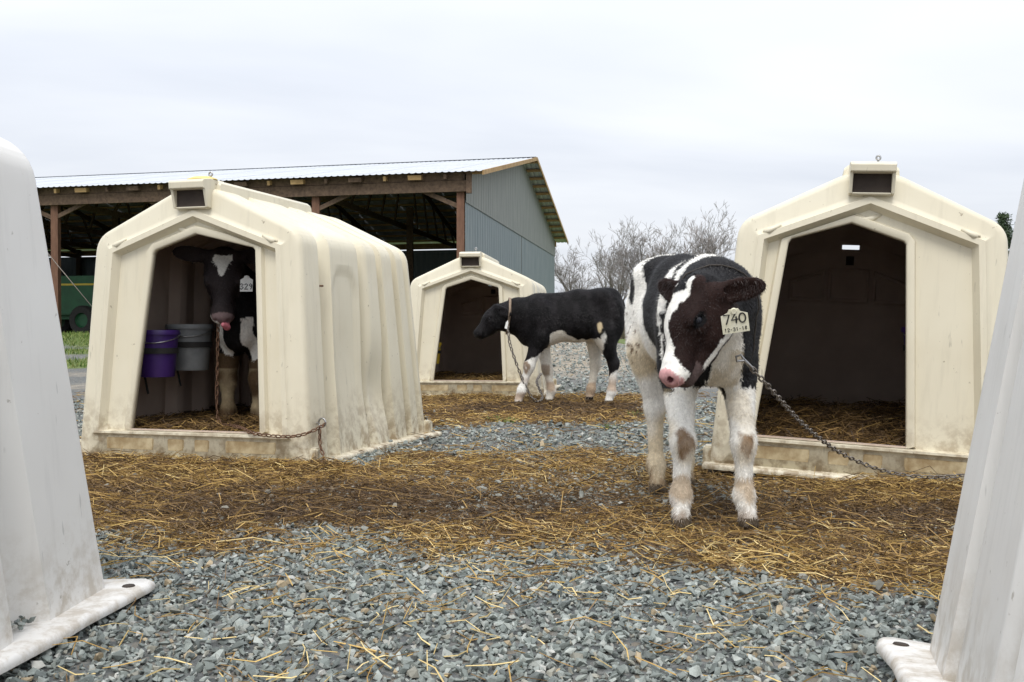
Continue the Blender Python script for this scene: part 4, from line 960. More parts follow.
# ---- black calf walking to the left by the far hutch
def calf_black():
    sc = 1.06; loc = Vector((0.462, 8.42, 0.0)); ang = math.pi+R(4)
    root = empty('calf', loc, ang); root.scale = (0.94, 1.06, 1.06); tag(root, 'black calf with white lower legs walking left towards the far hutch', 'calf', 'calves tethered at the hutches')
    S = Sdf((-0.66, -0.26, -0.01), (0.88, 0.26, 0.97), 0.0085)
    torso(S, dz=0.035)
    leg_front(S, (0.26, 0.09, 0.52), (0.35, 0.095, 0.30), (0.415, 0.095, 0.11), (0.445, 0.095, 0.0)); leg_front(S, (0.22, -0.09, 0.52), (0.165, -0.09, 0.27), (0.128, -0.09, 0.10), (0.15, -0.09, 0.0))
    leg_hind(S, (-0.31, 0.10, 0.56), (-0.405, 0.10, 0.32), (-0.385, 0.10, 0.10), (-0.36, 0.10, 0.0)); leg_hind(S, (-0.27, -0.10, 0.56), (-0.275, -0.10, 0.31), (-0.235, -0.10, 0.11), (-0.22, -0.10, 0.01))
    Oh = np.array((0.615, 0.0, 0.735)); Hm = frame((0.80, 0.05, -0.50), (-0.05, 1, 0.02))
    S.cone((0.28, 0, 0.70), (0.44, 0, 0.715), 0.155, 0.118, 0.06); S.cone((0.44, 0, 0.715), Oh+Hm@np.array((0.01, 0, -0.025)), 0.118, 0.085, 0.05); S.cone((0.34, 0, 0.60), (0.58, 0, 0.64), 0.09, 0.06, 0.05)
    W = head_prims(S, Oh, Hm, 0.90, ear=((-0.45, 0.55, -0.70), (-0.45, -0.55, -0.70)), earface=(0.5, 0.9, 0.3))
    S.cone((-0.50, 0.0, 0.80), (-0.555, 0.01, 0.60), 0.022, 0.018, 0.02); S.cone((-0.555, 0.01, 0.60), (-0.56, 0.02, 0.42), 0.026, 0.02, 0.02)
    def paint(V):
        n = len(V); x, y, z = V.T; nz = (vnoise(V, 9)-0.5)*0.05+(vnoise(V, 24, 4)-0.5)*0.03
        C = np.tile(BLACK, (n, 1)); C *= (0.6+1.3*sst(0.35, 0.75, vnoise(V*np.array((1, 1, 0.5)), 16, 3)*0.6+vnoise(V, 40, 7)*0.4))[:, None]
        def put(m, col, a=1.0):
            w = (np.asarray(m, float)*a)[:, None]; C[:] = C*(1-w)+np.asarray(col)*w
        belly = (z < 0.515+nz+0.08*np.exp(-((x-0.10)/0.09)**2)) & (x > -0.30) & (x < 0.17) & (z > 0.4); put(belly, WHITE*0.7+CREAM*0.3)
        f1 = vnoise(V, 45, 23)*0.9+vnoise(V, 17, 31)*0.7-0.3; put(1-sst(0.5, 1.0, ((x+0.27)/0.036)**2+((z-0.60+nz)/0.05)**2+f1-0.3), CREAM*0.75); put(1-sst(0.5, 1.0, ((x+0.30)/0.03)**2+((z-0.52+nz)/0.035)**2+f1-0.3), WHITE*0.85)
        nf = (x > 0) & (z < 0.37+nz-0.5*np.clip(x-0.36, -0.06, 0.03)*(y > 0)) & (y > 0); put(nf, WHITE*0.92)
        nf2 = (x > 0) & (z < 0.50+nz) & (y < -0.02); put(nf2, WHITE*0.75+CREAM*0.2)
        nh = (x < -0.1) & (y > 0) & (z < 0.26+nz*1.5+0.10*np.clip((-x-0.40)*8, -0.5, 1)); put(nh, WHITE*0.92)
        nh2 = (x < -0.1) & (y < -0.02) & (z < 0.52); put(nh2, WHITE*0.62+CREAM*0.3)
        put(sst(0.4, 0.75, vnoise(V, 15, 2)), DUNG*1.8, 0.6*(1-sst(0.15, 0.26, z)))
        put((1-sst(0.4, 1.2, ((z-0.29)/0.05)**2+((x-0.375)/0.035)**2-nz*8-(vnoise(V, 45, 5)-0.5)*2))*((y > 0) & (x > 0.32)), DUNG, 0.8); put((1-sst(0.4, 1.2, ((z-0.265)/0.05)**2-nz*8))*((x > 0.15) & (x < 0.3) & (y < 0)), DUNG, 0.65)
        put((x < -0.54) & (z < 0.60+nz), WHITE*0.85); put((z < 0.05) & (y < 0) & (x < 0), BLACK*1.5); put(z < 0.03, HOOF*1.6)
        return C
    body, V, F_, C = make_body(S, paint, root, M_COAT, 2)
    coat(root, V, F_, C, 40000, 0.016, M_HAIR, lambda p: np.tile(np.array((-0.7, 0, -0.7)), (len(p), 1)))
    eyes(W, Hm, root, 0.9)
    ear_tag(root, (0.553, 0.175, 0.625), (-0.35, 0.06, -0.1), (0.35, 0.0, 1), 0.022, 0.062, [], M_TAGW, False)
    # collar
    bm = bmesh.new(); cen = np.array((0.525, 0, 0.70)); rows = []
    for off in (-0.010, 0.010):
        ring = []
        for k in range(25):
            q = 2*math.pi*k/24; d = np.array((-0.10, 0, 1.0))*math.cos(q)+np.array((0, 1, 0))*math.sin(q); o_ = cen+np.array((1, 0, 0.12))*off
            rr = np.linspace(0.02, 0.25, 60); P = o_+d*rr[:, None]; ii = np.clip(((P-S.lo)/S.h).round().astype(int), 0, S.n-1); dd = S.D[tuple(ii.T)]
            ring.append(bm.verts.new(o_+d*(rr[np.argmax(dd > 0)]+0.006)))
        rows.append(ring)
    for k in range(24): bm.faces.new((rows[0][k], rows[0][k+1], rows[1][k+1], rows[1][k]))
    o = from_bm('collar', bm, M_COLLAR, root, 180); o.modifiers.new('thick', 'SOLIDIFY').thickness = 0.006
    return root, S
# ---- calf 329 looking out of the left hutch
def calf_329():
    loc = Vector((-1.37, 5.55, 0.10)); fwd = Vector((-0.16, -0.985, 0)).normalized(); ang = math.atan2(fwd.y, fwd.x); sc = 0.97
    root = empty('calf', loc, ang); root.scale = (sc,)*3; tag(root, 'black calf with tag 329 licking its nose inside the hutch doorway', 'calf', 'calves tethered at the hutches')
    Mi = Matrix.Rotation(-ang, 3, 'Z'); L = lambda w: np.array(Mi @ (Vector(w)-loc))/sc; LV = lambda v: np.array(Mi @ Vector(v))
    S = Sdf((-0.62, -0.30, -0.01), (0.92, 0.30, 0.99), 0.0075)
    torso(S)
    leg_front(S, (0.26, 0.095, 0.49), (0.30, 0.085, 0.26), (0.285, 0.085, 0.10), (0.315, 0.085, 0.0), 1.0); leg_front(S, (0.25, -0.095, 0.49), (0.275, -0.100, 0.26), (0.27, -0.10, 0.10), (0.30, -0.10, 0.0), 1.0)
    for s in (1, -1): leg_hind(S, (-0.31, s*0.11, 0.54), (-0.43, s*0.11, 0.31), (-0.405, s*0.11, 0.10), (-0.38, s*0.11, 0.0))
    Oh = L((-1.468, 5.10, 0.985)); Hm = frame(LV((0.10, -0.46, -0.88)), LV((0.97, 0.24, 0.0)))
    S.cone((0.27, 0, 0.70), (0.36, -0.02, 0.76), 0.148, 0.120, 0.06); S.cone((0.36, -0.02, 0.76), Oh+Hm@np.array((0.0, 0, -0.03)), 0.118, 0.080, 0.05); S.cone((0.33, 0, 0.60), Oh+Hm@np.array((0.02, 0, -0.075)), 0.09, 0.05, 0.05)
    W = head_prims(S, Oh, Hm, 1.12, ear=((-0.12, 1, 0.0), (-0.12, -1, 0.0)), earface=Hm.T@LV((0.28, -0.90, -0.30)), mouth=False)
    S.cone(W(0.30, 0.008, -0.080), W(0.332, 0.022, -0.066), 0.018, 0.018, 0.004, 4); S.cone(W(0.332, 0.022, -0.066), W(0.334, 0.004, -0.036), 0.018, 0.013, 0.004, 4)
    def paint(V):
        n = len(V); x, y, z = V.T; nz = (vnoise(V, 9)-0.5)*0.05+(vnoise(V, 24, 4)-0.5)*0.03
        C = np.tile(BLACK, (n, 1))
        def put(m, col, a=1.0):
            w = (np.asarray(m, float)*a)[:, None]; C[:] = C*(1-w)+np.asarray(col)*w
        put((x > 0.2) & (z < 0.60+nz) & (z > 0.34) & (np.abs(np.abs(y)-0.075+nz) < 0.032), WHITE); put((z < 0.40+nz) & (x > 0), (0.10, 0.062, 0.032)); put(sst(0.35, 0.65, vnoise(V, 14, 3)), CREAM*0.8, 0.7*((z < 0.33) & (x > 0)))
        put((z < 0.3) & (x < 0), WHITE*0.6); put(z < 0.03, HOOF)
        dh = np.minimum.reduce([S.group_dist(V, 1), S.group_dist(V, 2), S.group_dist(V, 3)]); dt = S.group_dist(V, 4); db = S.group_dist(V, 0)
        hd = dh < db+0.004; q = ((V-Oh)@Hm)/1.12; hx, hy, hz = q.T; nh = nz*0.5
        put(hd, (0.034, 0.027, 0.028))
        put(hd & (hx > 0.02) & (hx < 0.13) & (np.abs(hy+nh*1.2) < np.interp(hx, [0.02, 0.05, 0.075, 0.10, 0.13], [0.034, 0.040, 0.030, 0.012, 0.004])) & (hz > -0.02), WHITE)
        put(hd & (hx > 0.28), (0.17, 0.12, 0.12)); put(hd & (hx > 0.25) & (hz < -0.085), (0.28, 0.2, 0.19))
        put(hd & (hx > 0.27) & (hy < -0.01) & (hz < -0.055) & (hz > -0.1), WHITE*0.8)
        put((dt < 0.003) & (dt < dh+0.002), (0.62, 0.20, 0.24))
        return C
    body, V, F_, C = make_body(S, paint, root, M_COAT, 2)
    coat(root, V, F_, C, 30000, 0.018, M_HAIR, lambda p: np.tile(np.array((-0.6, 0, -0.7)), (len(p), 1)), lambda p: np.where(np.linalg.norm(p-W(0.3, 0, -0.06), axis=1) < 0.08, 0.15, 0.8))
    eyes(W, Hm, root, 1.08)
    ear_tag(root, L((-1.332, 5.02, 0.850)), LV((1, -0.05, 0)), LV((0.05, 0.12, 1)), 0.066, 0.078, [('329', 0.029, -0.027, 0.0026)], M_TAGW)
    return root, S
C740, S740 = calf_740(); CBLK, SBLK = calf_black(); C329, S329 = calf_329()
# ------------------------------------------------------------------ open-fronted barn
BZ = 0.50; BA = R(9.3); BW, BLN = 16.4, 26.0; EAVE = 3.60; RISE = 1.66; BF = R(13.4)
barn = empty('barn', (-1.08, 22.0, BZ), 0); tag(barn, 'long open-fronted timber barn with pale metal roof and blue-grey gable wall', 'barn')
# local frame: +x = along the front to the left, +y = depth
bx = Vector((-math.cos(BF), math.sin(BF), 0)); by = Vector((math.sin(BA), math.cos(BA), 0))
def B(t_, d_, z_): return bx*t_+by*d_+Vector((0, 0, z_))
def bpart(name, segs, mat, parent=barn):
    bm = bmesh.new()
    for a, b, w, h in segs: bar(bm, a, b, w, h)
    return from_bm(name, bm, mat, parent)
def roof_z(d_): return EAVE+RISE*(1-abs(d_-BW/2)/(BW/2))
POSTS = [0.06+3.43*k for k in range(8)]
for i, t0 in enumerate(POSTS):
    bpart('post', [(B(t0, 0.05, -0.3), B(t0, 0.05, EAVE-0.02), 0.17, 0.17)], M_WOODRED)
    bpart('post', [(B(t0, BW-0.15, -0.3), B(t0, BW-0.15, EAVE-0.05), 0.17, 0.17)], M_WOOD)
    bpart('post', [(B(t0, BW/2, -0.3), B(t0, BW/2, EAVE+0.3), 0.2, 0.2)], M_WOOD)
    tr = empty('roof_truss', (0, 0, 0), 0, barn)
    d0, d1, dm = 0.1, BW-0.1, BW/2
    bpart('top_chord', [(B(t0+0.1, d0, EAVE-0.15), B(t0+0.1, dm, EAVE+RISE-0.18), 0.05, 0.16)], M_WOOD, tr)
    bpart('top_chord', [(B(t0+0.1, d1, EAVE-0.15), B(t0+0.1, dm, EAVE+RISE-0.18), 0.05, 0.16)], M_WOOD, tr)
    bpart('bottom_chord', [(B(t0+0.1, d0, EAVE-0.32), B(t0+0.1, d1, EAVE-0.32), 0.05, 0.15)], M_WOOD, tr)
    for k in range(1, 6):
        da = d0+(dm-d0)*k/6; db_ = d0+(dm-d0)*(k+0.5)/6
        for mir in (0, 1):
            ya, yb = (da, db_) if not mir else (BW-da, BW-db_)
            bpart('web', [(B(t0+0.1, ya, EAVE-0.28), B(t0+0.1, yb, roof_z(yb)-0.24), 0.04, 0.09)], M_WOOD, tr)
    if i:
        bpart('knee_brace', [(B(t0, 0.02, EAVE-0.75), B(t0-0.95, 0.02, EAVE-0.36), 0.05, 0.10)], M_WOOD)
    bpart('knee_brace', [(B(t0+0.06, 0.02, EAVE-0.75), B(t0+0.95, 0.02, EAVE-0.36), 0.05, 0.10)], M_WOOD)
bpart('header_beam', [(B(-0.12, -0.09, EAVE-0.33), B(BLN, -0.09, EAVE-0.33), 0.07, 0.24)], M_WOOD)
bpart('header_beam', [(B(-0.05, -0.075, EAVE-0.115), B(BLN, -0.075, EAVE-0.115), 0.06, 0.17)], M_WOOD)
bpart('header_beam', [(B(-0.12, BW-0.03, EAVE-0.2), B(BLN, BW-0.03, EAVE-0.2), 0.06, 0.22)], M_WOODY)
bpart('corner_cap', [(B(-0.17, -0.13, EAVE-0.50), B(-0.17, -0.13, EAVE-0.02), 0.12, 0.10)], M_WOOD)
for k in range(36):      # rafter tails / blocking under the eave
    t0 = 0.35+k*0.70; bpart('rafter_tail', [(B(t0, -0.26, roof_z(-0.26)-0.085), B(t0, 0.5, roof_z(0.5)-0.085), 0.30 if k % 2 else 0.06, 0.10)], M_WOODY if k % 4 in (1, 2) else M_WOOD)
OVG = 0.52
for side in (0, 1):
    for k in range(12):
        f = (k+0.3)/11.6; d_ = f*BW/2 if side == 0 else BW-f*BW/2; zz = roof_z(d_)-0.035
        bpart('purlin', [(B(-OVG+0.02, d_, zz), B(BLN, d_, zz), 0.10, 0.07)], M_WOODY)
    # barge board
    d_e = -0.32 if side == 0 else BW+0.55
    bpart('barge_board', [(B(-OVG, d_e, roof_z(d_e)-0.02), B(-OVG, BW/2, roof_z(BW/2)-0.02), 0.03, 0.10)], M_WOODY)
# corrugated roof sheets
SW = 0.912
def roof_sheet_mesh(d_e):
    """corrugated sheet from the eave at depth d_e to the ridge, in the barn's own directions"""
    n = 24; V = []
    for d_ in (d_e, BW/2):
        for i in range(n+1): V.append(B(SW*i/n, d_, roof_z(d_)+0.018*(0.5+0.5*math.cos(2*math.pi*i/4))**3)[:])
    me_ = mesh_np('roof_sheet', V, [(i, i+1, n+2+i, n+1+i) for i in range(n)], False); me_.materials.append(M_ROOF); return me_
ms = [roof_sheet_mesh(-0.34), roof_sheet_mesh(BW+0.58)]
for k in range(int((BLN+OVG)/SW)+1):
    for side in (0, 1):
        o = obj('roof_sheet', ms[side], None, barn); o.location = bx*(-OVG+k*SW)+Vector((0, 0, 0.012+0.002*(k % 2)))
bpart('ridge_cap', [(B(-OVG, BW/2-0.02, EAVE+RISE+0.020), B(BLN, BW/2-0.02, EAVE+RISE+0.020), 0.30, 0.006)], M_ROOF)
# gable wall: two rows of upright sheets
nS = 18; sw = BW/nS; SEAM = EAVE-0.62
def gable_sheet(d0, d1, z0, ztop, mat, proud):
    n = 12; bm = bmesh.new(); lo = []; hi = []
    for i in range(n+1):
        d_ = d0+(d1-d0)*i/n; out = -0.04-proud-0.016*(0.5+0.5*math.cos(2*math.pi*i/4))
        lo.append(bm.verts.new(B(out, d_, z0))); hi.append(bm.verts.new(B(out, d_, ztop(d_))))
    for i in range(n): bm.faces.new((lo[i], lo[i+1], hi[i+1], hi[i]))
    o = from_bm('wall_sheet', bm, mat, barn); o.modifiers.new('t', 'SOLIDIFY').thickness = 0.003; return o
for k in range(nS):
    gable_sheet(k*sw, (k+1)*sw, -0.1, lambda d_: SEAM, M_SHEET, 0.0)
    gable_sheet(k*sw, (k+1)*sw, SEAM-0.05, lambda d_: roof_z(d_)-0.075, M_SHEET2, 0.022)
for z in (0.6, 1.5, 2.4, 3.2): bpart('girt', [(B(0.02, 0.1, z), B(0.02, BW-0.1, z), 0.08, 0.10)], M_WOOD)
# rear wall (weathered inside) below a light gap
for k in range(int(BLN/SW)):
    bpart('rear_wall_sheet', [(B(k*SW+0.002, BW-0.02, (EAVE-0.30)/2-0.05), B((k+1)*SW-0.002, BW-0.02, (EAVE-0.30)/2-0.05), 0.03, EAVE-0.30)], M_SHEET)
bpart('far_end_wall', [(B(BLN, BW/2, -0.1), B(BLN, BW/2, EAVE), BW, 0.05)], M_SHEET)
bw_o = bpart('far_end_board', [(B(BLN-0.06, 0, EAVE/2), B(BLN-0.06, BW, EAVE/2), 0.04, EAVE)], M_SHEET)
bpart('floor_slab', [(B(-0.02, BW/2, -0.06), B(BLN, BW/2, -0.06), BW, 0.09)], simple('barn_earth_floor', (0.06, 0.045, 0.03), (0.11, 0.085, 0.06), 2, 0.95))

# stay cable in front of the barn
a = Vector((-1.08, 22, BZ))+B(11.6, -0.14, EAVE-0.35); b = Vector((-9.25, 23.3, gz(-9.25, 23.3)-0.02))
bm = bmesh.new(); tube(bm, [a, a.lerp(b, 0.5)-Vector((0, 0, 0.02)), b], 0.011, 6); o = from_bm('stay_cable', bm, M_CHAIN, None, 180); tag(o, 'thin slanting steel cable in front of the barn post', 'cable')

# green farm machine parked under the roof
g = empty('farm_machine', Vector((-1.08, 22, BZ-0.015))+B(12.2, 3.4, 0.0), math.pi-BF); tag(g, 'green farm machine with yellow stripe parked inside the barn', 'farm machine')
bm = bmesh.new()
pts = [(-1.3, 0.55), (1.3, 0.55), (1.5, 1.05), (1.5, 1.62), (-1.5, 1.62), (-1.5, 1.05)]
A_ = [bm.verts.new((x, -0.7, z)) for x, z in pts]; B_ = [bm.verts.new((x, 0.7, z)) for x, z in pts]
for k in range(6): bm.faces.new((A_[k], A_[(k+1) % 6], B_[(k+1) % 6], B_[k]))
bm.faces.new(A_); bm.faces.new(B_[::-1]); bmesh.ops.recalc_face_normals(bm, faces=list(bm.faces)); bmesh.ops.bevel(bm, geom=list(bm.edges), offset=0.03, segments=2, affect='EDGES')
hop = from_bm('hopper', bm, M_GREEN, g)
for s in (-1, 1): box_obj('stripe', (0, s*0.703, 1.38), (2.9, 0.012, 0.05), M_YELLOW, hop)
for x in (-1.5, -0.5, 0.5, 1.5): box_obj('rib', (x*0.93, -0.71, 1.3), (0.05, 0.03, 0.62), M_GREEN, hop)
box_obj('frame_rail', (0, -0.45, 0.5), (3.4, 0.12, 0.14), M_GREEN, g); box_obj('frame_rail', (0, 0.45, 0.5), (3.4, 0.12, 0.14), M_GREEN, g)
for x in (-1.0, 1.0):
    for y in (-0.85, 0.85):
        w = empty('wheel', (x, y, 0.40), 0, g); w.rotation_euler = (R(90), 0, 0)
        bm = bmesh.new(); lathe(bm, [(0.20, -0.10), (0.36, -0.11), (0.40, -0.06), (0.40, 0.06), (0.36, 0.11), (0.20, 0.10)], 28); from_bm('tyre', bm, M_RUBBER, w, 40)
        bm = bmesh.new(); lathe(bm, [(0.01, 0.03), (0.07, 0.05), (0.17, 0.02), (0.205, 0.07), (0.205, -0.07), (0.17, -0.02), (0.01, -0.02)], 24); from_bm('rim', bm, M_GREEN, w, 40)
bm = bmesh.new(); tube(bm, [(1.7, 0, 0.5), (3.2, 0, 0.42)], 0.05, 8); from_bm('drawbar', bm, M_GREEN, g)

# ------------------------------------------------------------------ far trees
M_BARK = simple('grey_bark', (0.10, 0.085, 0.072), (0.19, 0.165, 0.145), 3, 0.9)
M_TWIG = simple('bare_twigs', (0.20, 0.18, 0.172), (0.30, 0.275, 0.262), 2, 0.9)
def bare_tree_meshes(seed, H=10.5):
    rd = random.Random(seed); tr = bmesh.new(); tw = bmesh.new()
    def grow(p, d, L, r, lvl):
        n = 3 if lvl < 3 else 2; pts = [p]; dd = d.copy()
        for k in range(n):
            dd = (dd+Vector((rd.gauss(0, 0.16), rd.gauss(0, 0.16), rd.gauss(0.05, 0.10)))).normalized(); pts.append(pts[-1]+dd*L/n)
        rs = [r*(1-0.45*k/n) for k in range(n+1)]
        tube(tr if lvl < 2 else tw, pts, rs, 6 if lvl == 0 else (4 if lvl < 2 else 3), False)
        if lvl >= 5: return
        nb = [8, 5, 4, 3, 2][lvl]
        for k in range(nb):
            f = rd.uniform(0.45, 1.0) if lvl == 0 else rd.uniform(0.2, 1.0); i = min(int(f*n), n-1); q = pts[i].lerp(pts[i+1], f*n-i)
            ax = dd.orthogonal().normalized(); ax.rotate(Matrix.Rotation(rd.uniform(0, 6.28), 3, dd)); nd = (dd*rd.uniform(0.6, 1.0)+ax*rd.uniform(0.45, 0.9)+Vector((0, 0, 0.22))).normalized()
            grow(q, nd, L*rd.uniform(0.46, 0.70), max(rs[i+1]*0.55, 0.013), lvl+1)
    grow(Vector((0, 0, -0.1)), Vector((0, 0, 1)), H*0.46, H*0.016, 0)
    out = []
    for nm, bm in (('trunk', tr), ('twigs', tw)):
        me = bpy.data.meshes.new(nm); bm.to_mesh(me); bm.free(); me.materials.append(M_BARK if nm == 'trunk' else M_TWIG); out.append(me)
    return out
TREES = [bare_tree_meshes(s, 10.0) for s in (3, 8, 15, 21)]
spots = [(5.0, 100, 0.62), (7.0, 90, 0.78), (9.6, 94, 0.86), (12.3, 90, 0.90), (15.2, 97, 0.98), (18.2, 91, 0.98), (21.3, 98, 1.0), (11.0, 110, 1.0), (17.0, 112, 1.1)]
spots.sort(key=lambda q: q[0]/q[1]); ORD = ['first', 'second', 'third', 'fourth', 'fifth', 'sixth', 'seventh', 'eighth', 'ninth', 'tenth']
for i, (x, y, s) in enumerate(spots):
    tx = empty('bare_tree', (x, y, float(gz(x, y))-0.05), i*1.9); tx.scale = (s*1.32,)*3
    mt = TREES[i % 4]; obj('trunk', mt[0], None, tx); c = obj('twigs', mt[1], None, tx); c['kind'] = 'stuff'
    tag(tx, ORD[i]+' leafless tree counted rightwards from the barn gable in the far row', 'tree', 'bare trees beyond the yard')
# undergrowth at the foot of the trees
n = 26000; x = rng.uniform(-6, 46, n); y = rng.uniform(68, 90, n); h = rng.uniform(0.5, 2.2, n)*(0.55+0.6*n2(x, y, 0.25, 3)); th = rng.uniform(0, 6.28, n)
c = np.stack([x, y, gz(x, y)-0.02], 1); d = np.stack([np.cos(th), np.sin(th), 0*th], 1)*0.025; tip = c+np.stack([rng.normal(0, 0.35, n), rng.normal(0, 0.35, n), h], 1)
pal = np.array([(0.13, 0.105, 0.085), (0.17, 0.14, 0.11), (0.10, 0.095, 0.06), (0.22, 0.18, 0.12)]); C = np.repeat(pal[rng.integers(0, 4, n)], 3, 0)
mt, _, _ = colmat('brush', 0.9, 0.2, 0.2, 1)
tag(obj('undergrowth', mesh_np('undergrowth', np.stack([c-d, c+d, tip], 1).reshape(-1, 3), np.arange(3*n).reshape(-1, 3), False, C), mt), 'tangled brown winter brush below the distant trees', 'undergrowth', kind='stuff')
# evergreen behind the right hutch
M_NEEDLE = simple('pine_needles', (0.022, 0.042, 0.018), (0.055, 0.085, 0.035), 1.5, 0.8)
def pine(x, y, H, seed, label):
    rd = random.Random(seed); t0 = empty('pine_tree', (x, y, float(gz(x, y))-0.05), rd.uniform(0, 6)); tag(t0, label, 'tree', 'evergreens beyond the right hutch')
    bm = bmesh.new(); tube(bm, [(0, 0, 0), (0.05, 0, H*0.5), (0, 0.03, H*0.97)], [H*0.022, H*0.014, 0.02], 7)
    V = []
    k = 0; z = H*0.12
    while z < H*0.98:
        rad = (H-z)*0.30+0.15
        for q in range(rd.randint(5, 7)):
            a = rd.uniform(0, 6.28); L = rad*rd.uniform(0.7, 1.15); tip = Vector((math.cos(a)*L, math.sin(a)*L, z+L*rd.uniform(0.0, 0.35)))
            tube(bm, [(0, 0, z), tip], [0.03, 0.008], 4)
            for j in range(46):
                f = rd.uniform(0.25, 1.05); p = Vector((0, 0, z)).lerp(tip, f)+Vector((rd.gauss(0, 0.12), rd.gauss(0, 0.12), rd.gauss(0, 0.10))); d1 = Vector((rd.gauss(0, 1), rd.gauss(0, 1), rd.gauss(0.3, 0.7))).normalized()*rd.uniform(0.12, 0.28); d2 = d1.orthogonal().normalized()*0.035
                V += [p-d2, p+d2, p+d1]
        z += H*0.045
    from_bm('trunk', bm, M_BARK, t0); c = obj('needles', mesh_np('needles', np.array([v[:] for v in V]), np.arange(len(V)).reshape(-1, 3)), M_NEEDLE, t0); c['kind'] = 'stuff'
pine(28.5, 58, 7.4, 4, 'dark evergreen at right, its tip just above the hutch shoulder'); pine(32.5, 61, 7.9, 9, 'second dark evergreen, partly hidden by the white hutch at right')
# ------------------------------------------------------------------ pails, chains
def pail(name, label, loc, rz, mat, r=0.115, h=0.24, group=None, arm=(0.2, 0), band=True):
    p = empty(name, loc, rz); tag(p, label, 'bucket', group)
    bm = bmesh.new(); lathe(bm, [(0.002, 0.004), (r*0.78, 0.004), (r*0.80, 0.0), (r*0.82, 0.006), (r, h-0.02), (r*0.98, h-0.02), (r*0.80, 0.012), (0.002, 0.012)], 32); from_bm('pail', bm, mat, p, 40)
    bm = bmesh.new(); lathe(bm, [(r*0.97, h-0.024), (r*1.075, h-0.024), (r*1.085, h-0.012), (r*1.05, h), (r*0.98, h-0.002)], 32); from_bm('rim', bm, mat, p, 40)
    bm = bmesh.new(); zb = h*0.56; rb = r*(0.82+0.18*0.56)+0.004; lathe(bm, [(rb, zb-0.014), (rb+0.004, zb-0.014), (rb+0.004, zb+0.014), (rb, zb+0.014)], 32)
    from_bm('holder_ring', bm, M_RUBBER, p, 40)
    bm = bmesh.new(); bar(bm, (rb*math.cos(arm[1]), rb*math.sin(arm[1]), zb), ((rb+arm[0])*math.cos(arm[1]), (rb+arm[0])*math.sin(arm[1]), zb), 0.02, 0.02); tube(bm, [(rb*math.cos(arm[1]), rb*math.sin(arm[1]), zb), (rb*0.5*math.cos(arm[1]), rb*0.5*math.sin(arm[1]), zb-0.22)], 0.006, 6)
    from_bm('holder_arm', bm, M_RUBBER, p)
    bm = bmesh.new(); tube(bm, [(r*1.08*math.cos(q), -r*1.02*math.sin(q), h-0.03-0.035*math.sin(q)) for q in [math.pi*k/12 for k in range(13)]], 0.0028, 6); from_bm('bail_handle', bm, M_STEEL, p, 180)
    return p
def hp(hloc, rz, x, y, z):
    return Vector(hloc)+Matrix.Rotation(rz, 3, 'Z') @ Vector((x, y, z))
hl, hz_ = H_LEFT['loc'], H_LEFT['rz']
pail('bucket', 'purple pail hung just inside the left hutch doorway', hp(hl, hz_, -0.37, 0.28, 0.395), 0, M_PURPLE, 0.105, 0.235, 'pails hung in the hutches', (0.14, math.pi-0.25))
pail('bucket', 'grey metal pail hung behind the purple pail in the left hutch', hp(hl, hz_, -0.34, 0.52, 0.42), 0, M_GREYPAIL, 0.115, 0.24, 'pails hung in the hutches', (0.17, math.pi-0.25))
pail('bucket', 'purple pail in the shadow of the empty right hutch', hp(H_RIGHT['loc'], H_RIGHT['rz'], 0.34, 0.60, 0.42), 0, M_PURPLE, 0.10, 0.22, 'pails hung in the hutches', (0.12, 0.1))
pail('bucket', 'yellow-rimmed pail in the doorway of the far hutch', hp(H_BACK['loc'], H_BACK['rz'], -0.42, 0.35, 0.30), 0, M_YELLOW, 0.085, 0.20, 'pails hung in the hutches', (0.10, math.pi))

def link_mesh(mat, L=0.032, W=0.0195, r=0.0030):
    bm = bmesh.new(); pts = []; a = L/2-W/2
    for k in range(6): q = -math.pi/2+math.pi*k/5; pts.append((a+math.cos(q)*(W/2-r), math.sin(q)*(W/2-r), 0))
    for k in range(6): q = math.pi/2+math.pi*k/5; pts.append((-a+math.cos(q)*(W/2-r), math.sin(q)*(W/2-r), 0))
    tube(bm, pts+[pts[0]], r, 6, False)
    me = bpy.data.meshes.new('link'); bm.to_mesh(me); bm.free(); me.materials.append(mat); me.polygons.foreach_set('use_smooth', [True]*len(me.polygons)); return me
def chain(label, ctrl, mat, L=0.032, W=0.0195, r=0.003, root=None, group='calf tether chains'):
    """links along a smooth path through ctrl"""
    P = np.array(ctrl, float); Q = []
    for i in range(len(P)-1):
        p0, p1, p2, p3 = P[max(i-1, 0)], P[i], P[i+1], P[min(i+2, len(P)-1)]
        for t_ in np.linspace(0, 1, 24, endpoint=(i == len(P)-2)):
            Q.append(0.5*((2*p1)+(-p0+p2)*t_+(2*p0-5*p1+4*p2-p3)*t_**2+(-p0+3*p1-3*p2+p3)*t_**3))
    Q = np.array(Q); s = np.concatenate([[0], np.cumsum(np.linalg.norm(np.diff(Q, axis=0), axis=1))]); step = L-2.1*r
    n = max(2, int(s[-1]/step)); at_ = np.linspace(0, s[-1], n+1); K = np.stack([np.interp(at_, s, Q[:, i]) for i in range(3)], 1)
    if root is None: root = empty('tether_chain', tuple(K[0])); tag(root, label, 'chain', group)
    o0 = root.location.copy(); me = link_mesh(mat, L, W, r)
    for i in range(n):
        a, b = Vector(K[i]), Vector(K[i+1]); d = (b-a).normalized(); o = obj('link', me, None, root); up = Vector((0, 0, 1)) if abs(d.z) < 0.9 else Vector((0, 1, 0)); y = up.cross(d).normalized(); z = d.cross(y)
        if i % 2: y, z = z, -y
        tw = Matrix.Rotation(random.gauss(0.5, 0.25), 3, 'X')
        M4 = (Matrix((d, y, z)).transposed() @ tw).to_4x4(); M4.translation = (a+b)/2-o0; o.matrix_local = M4
    return root
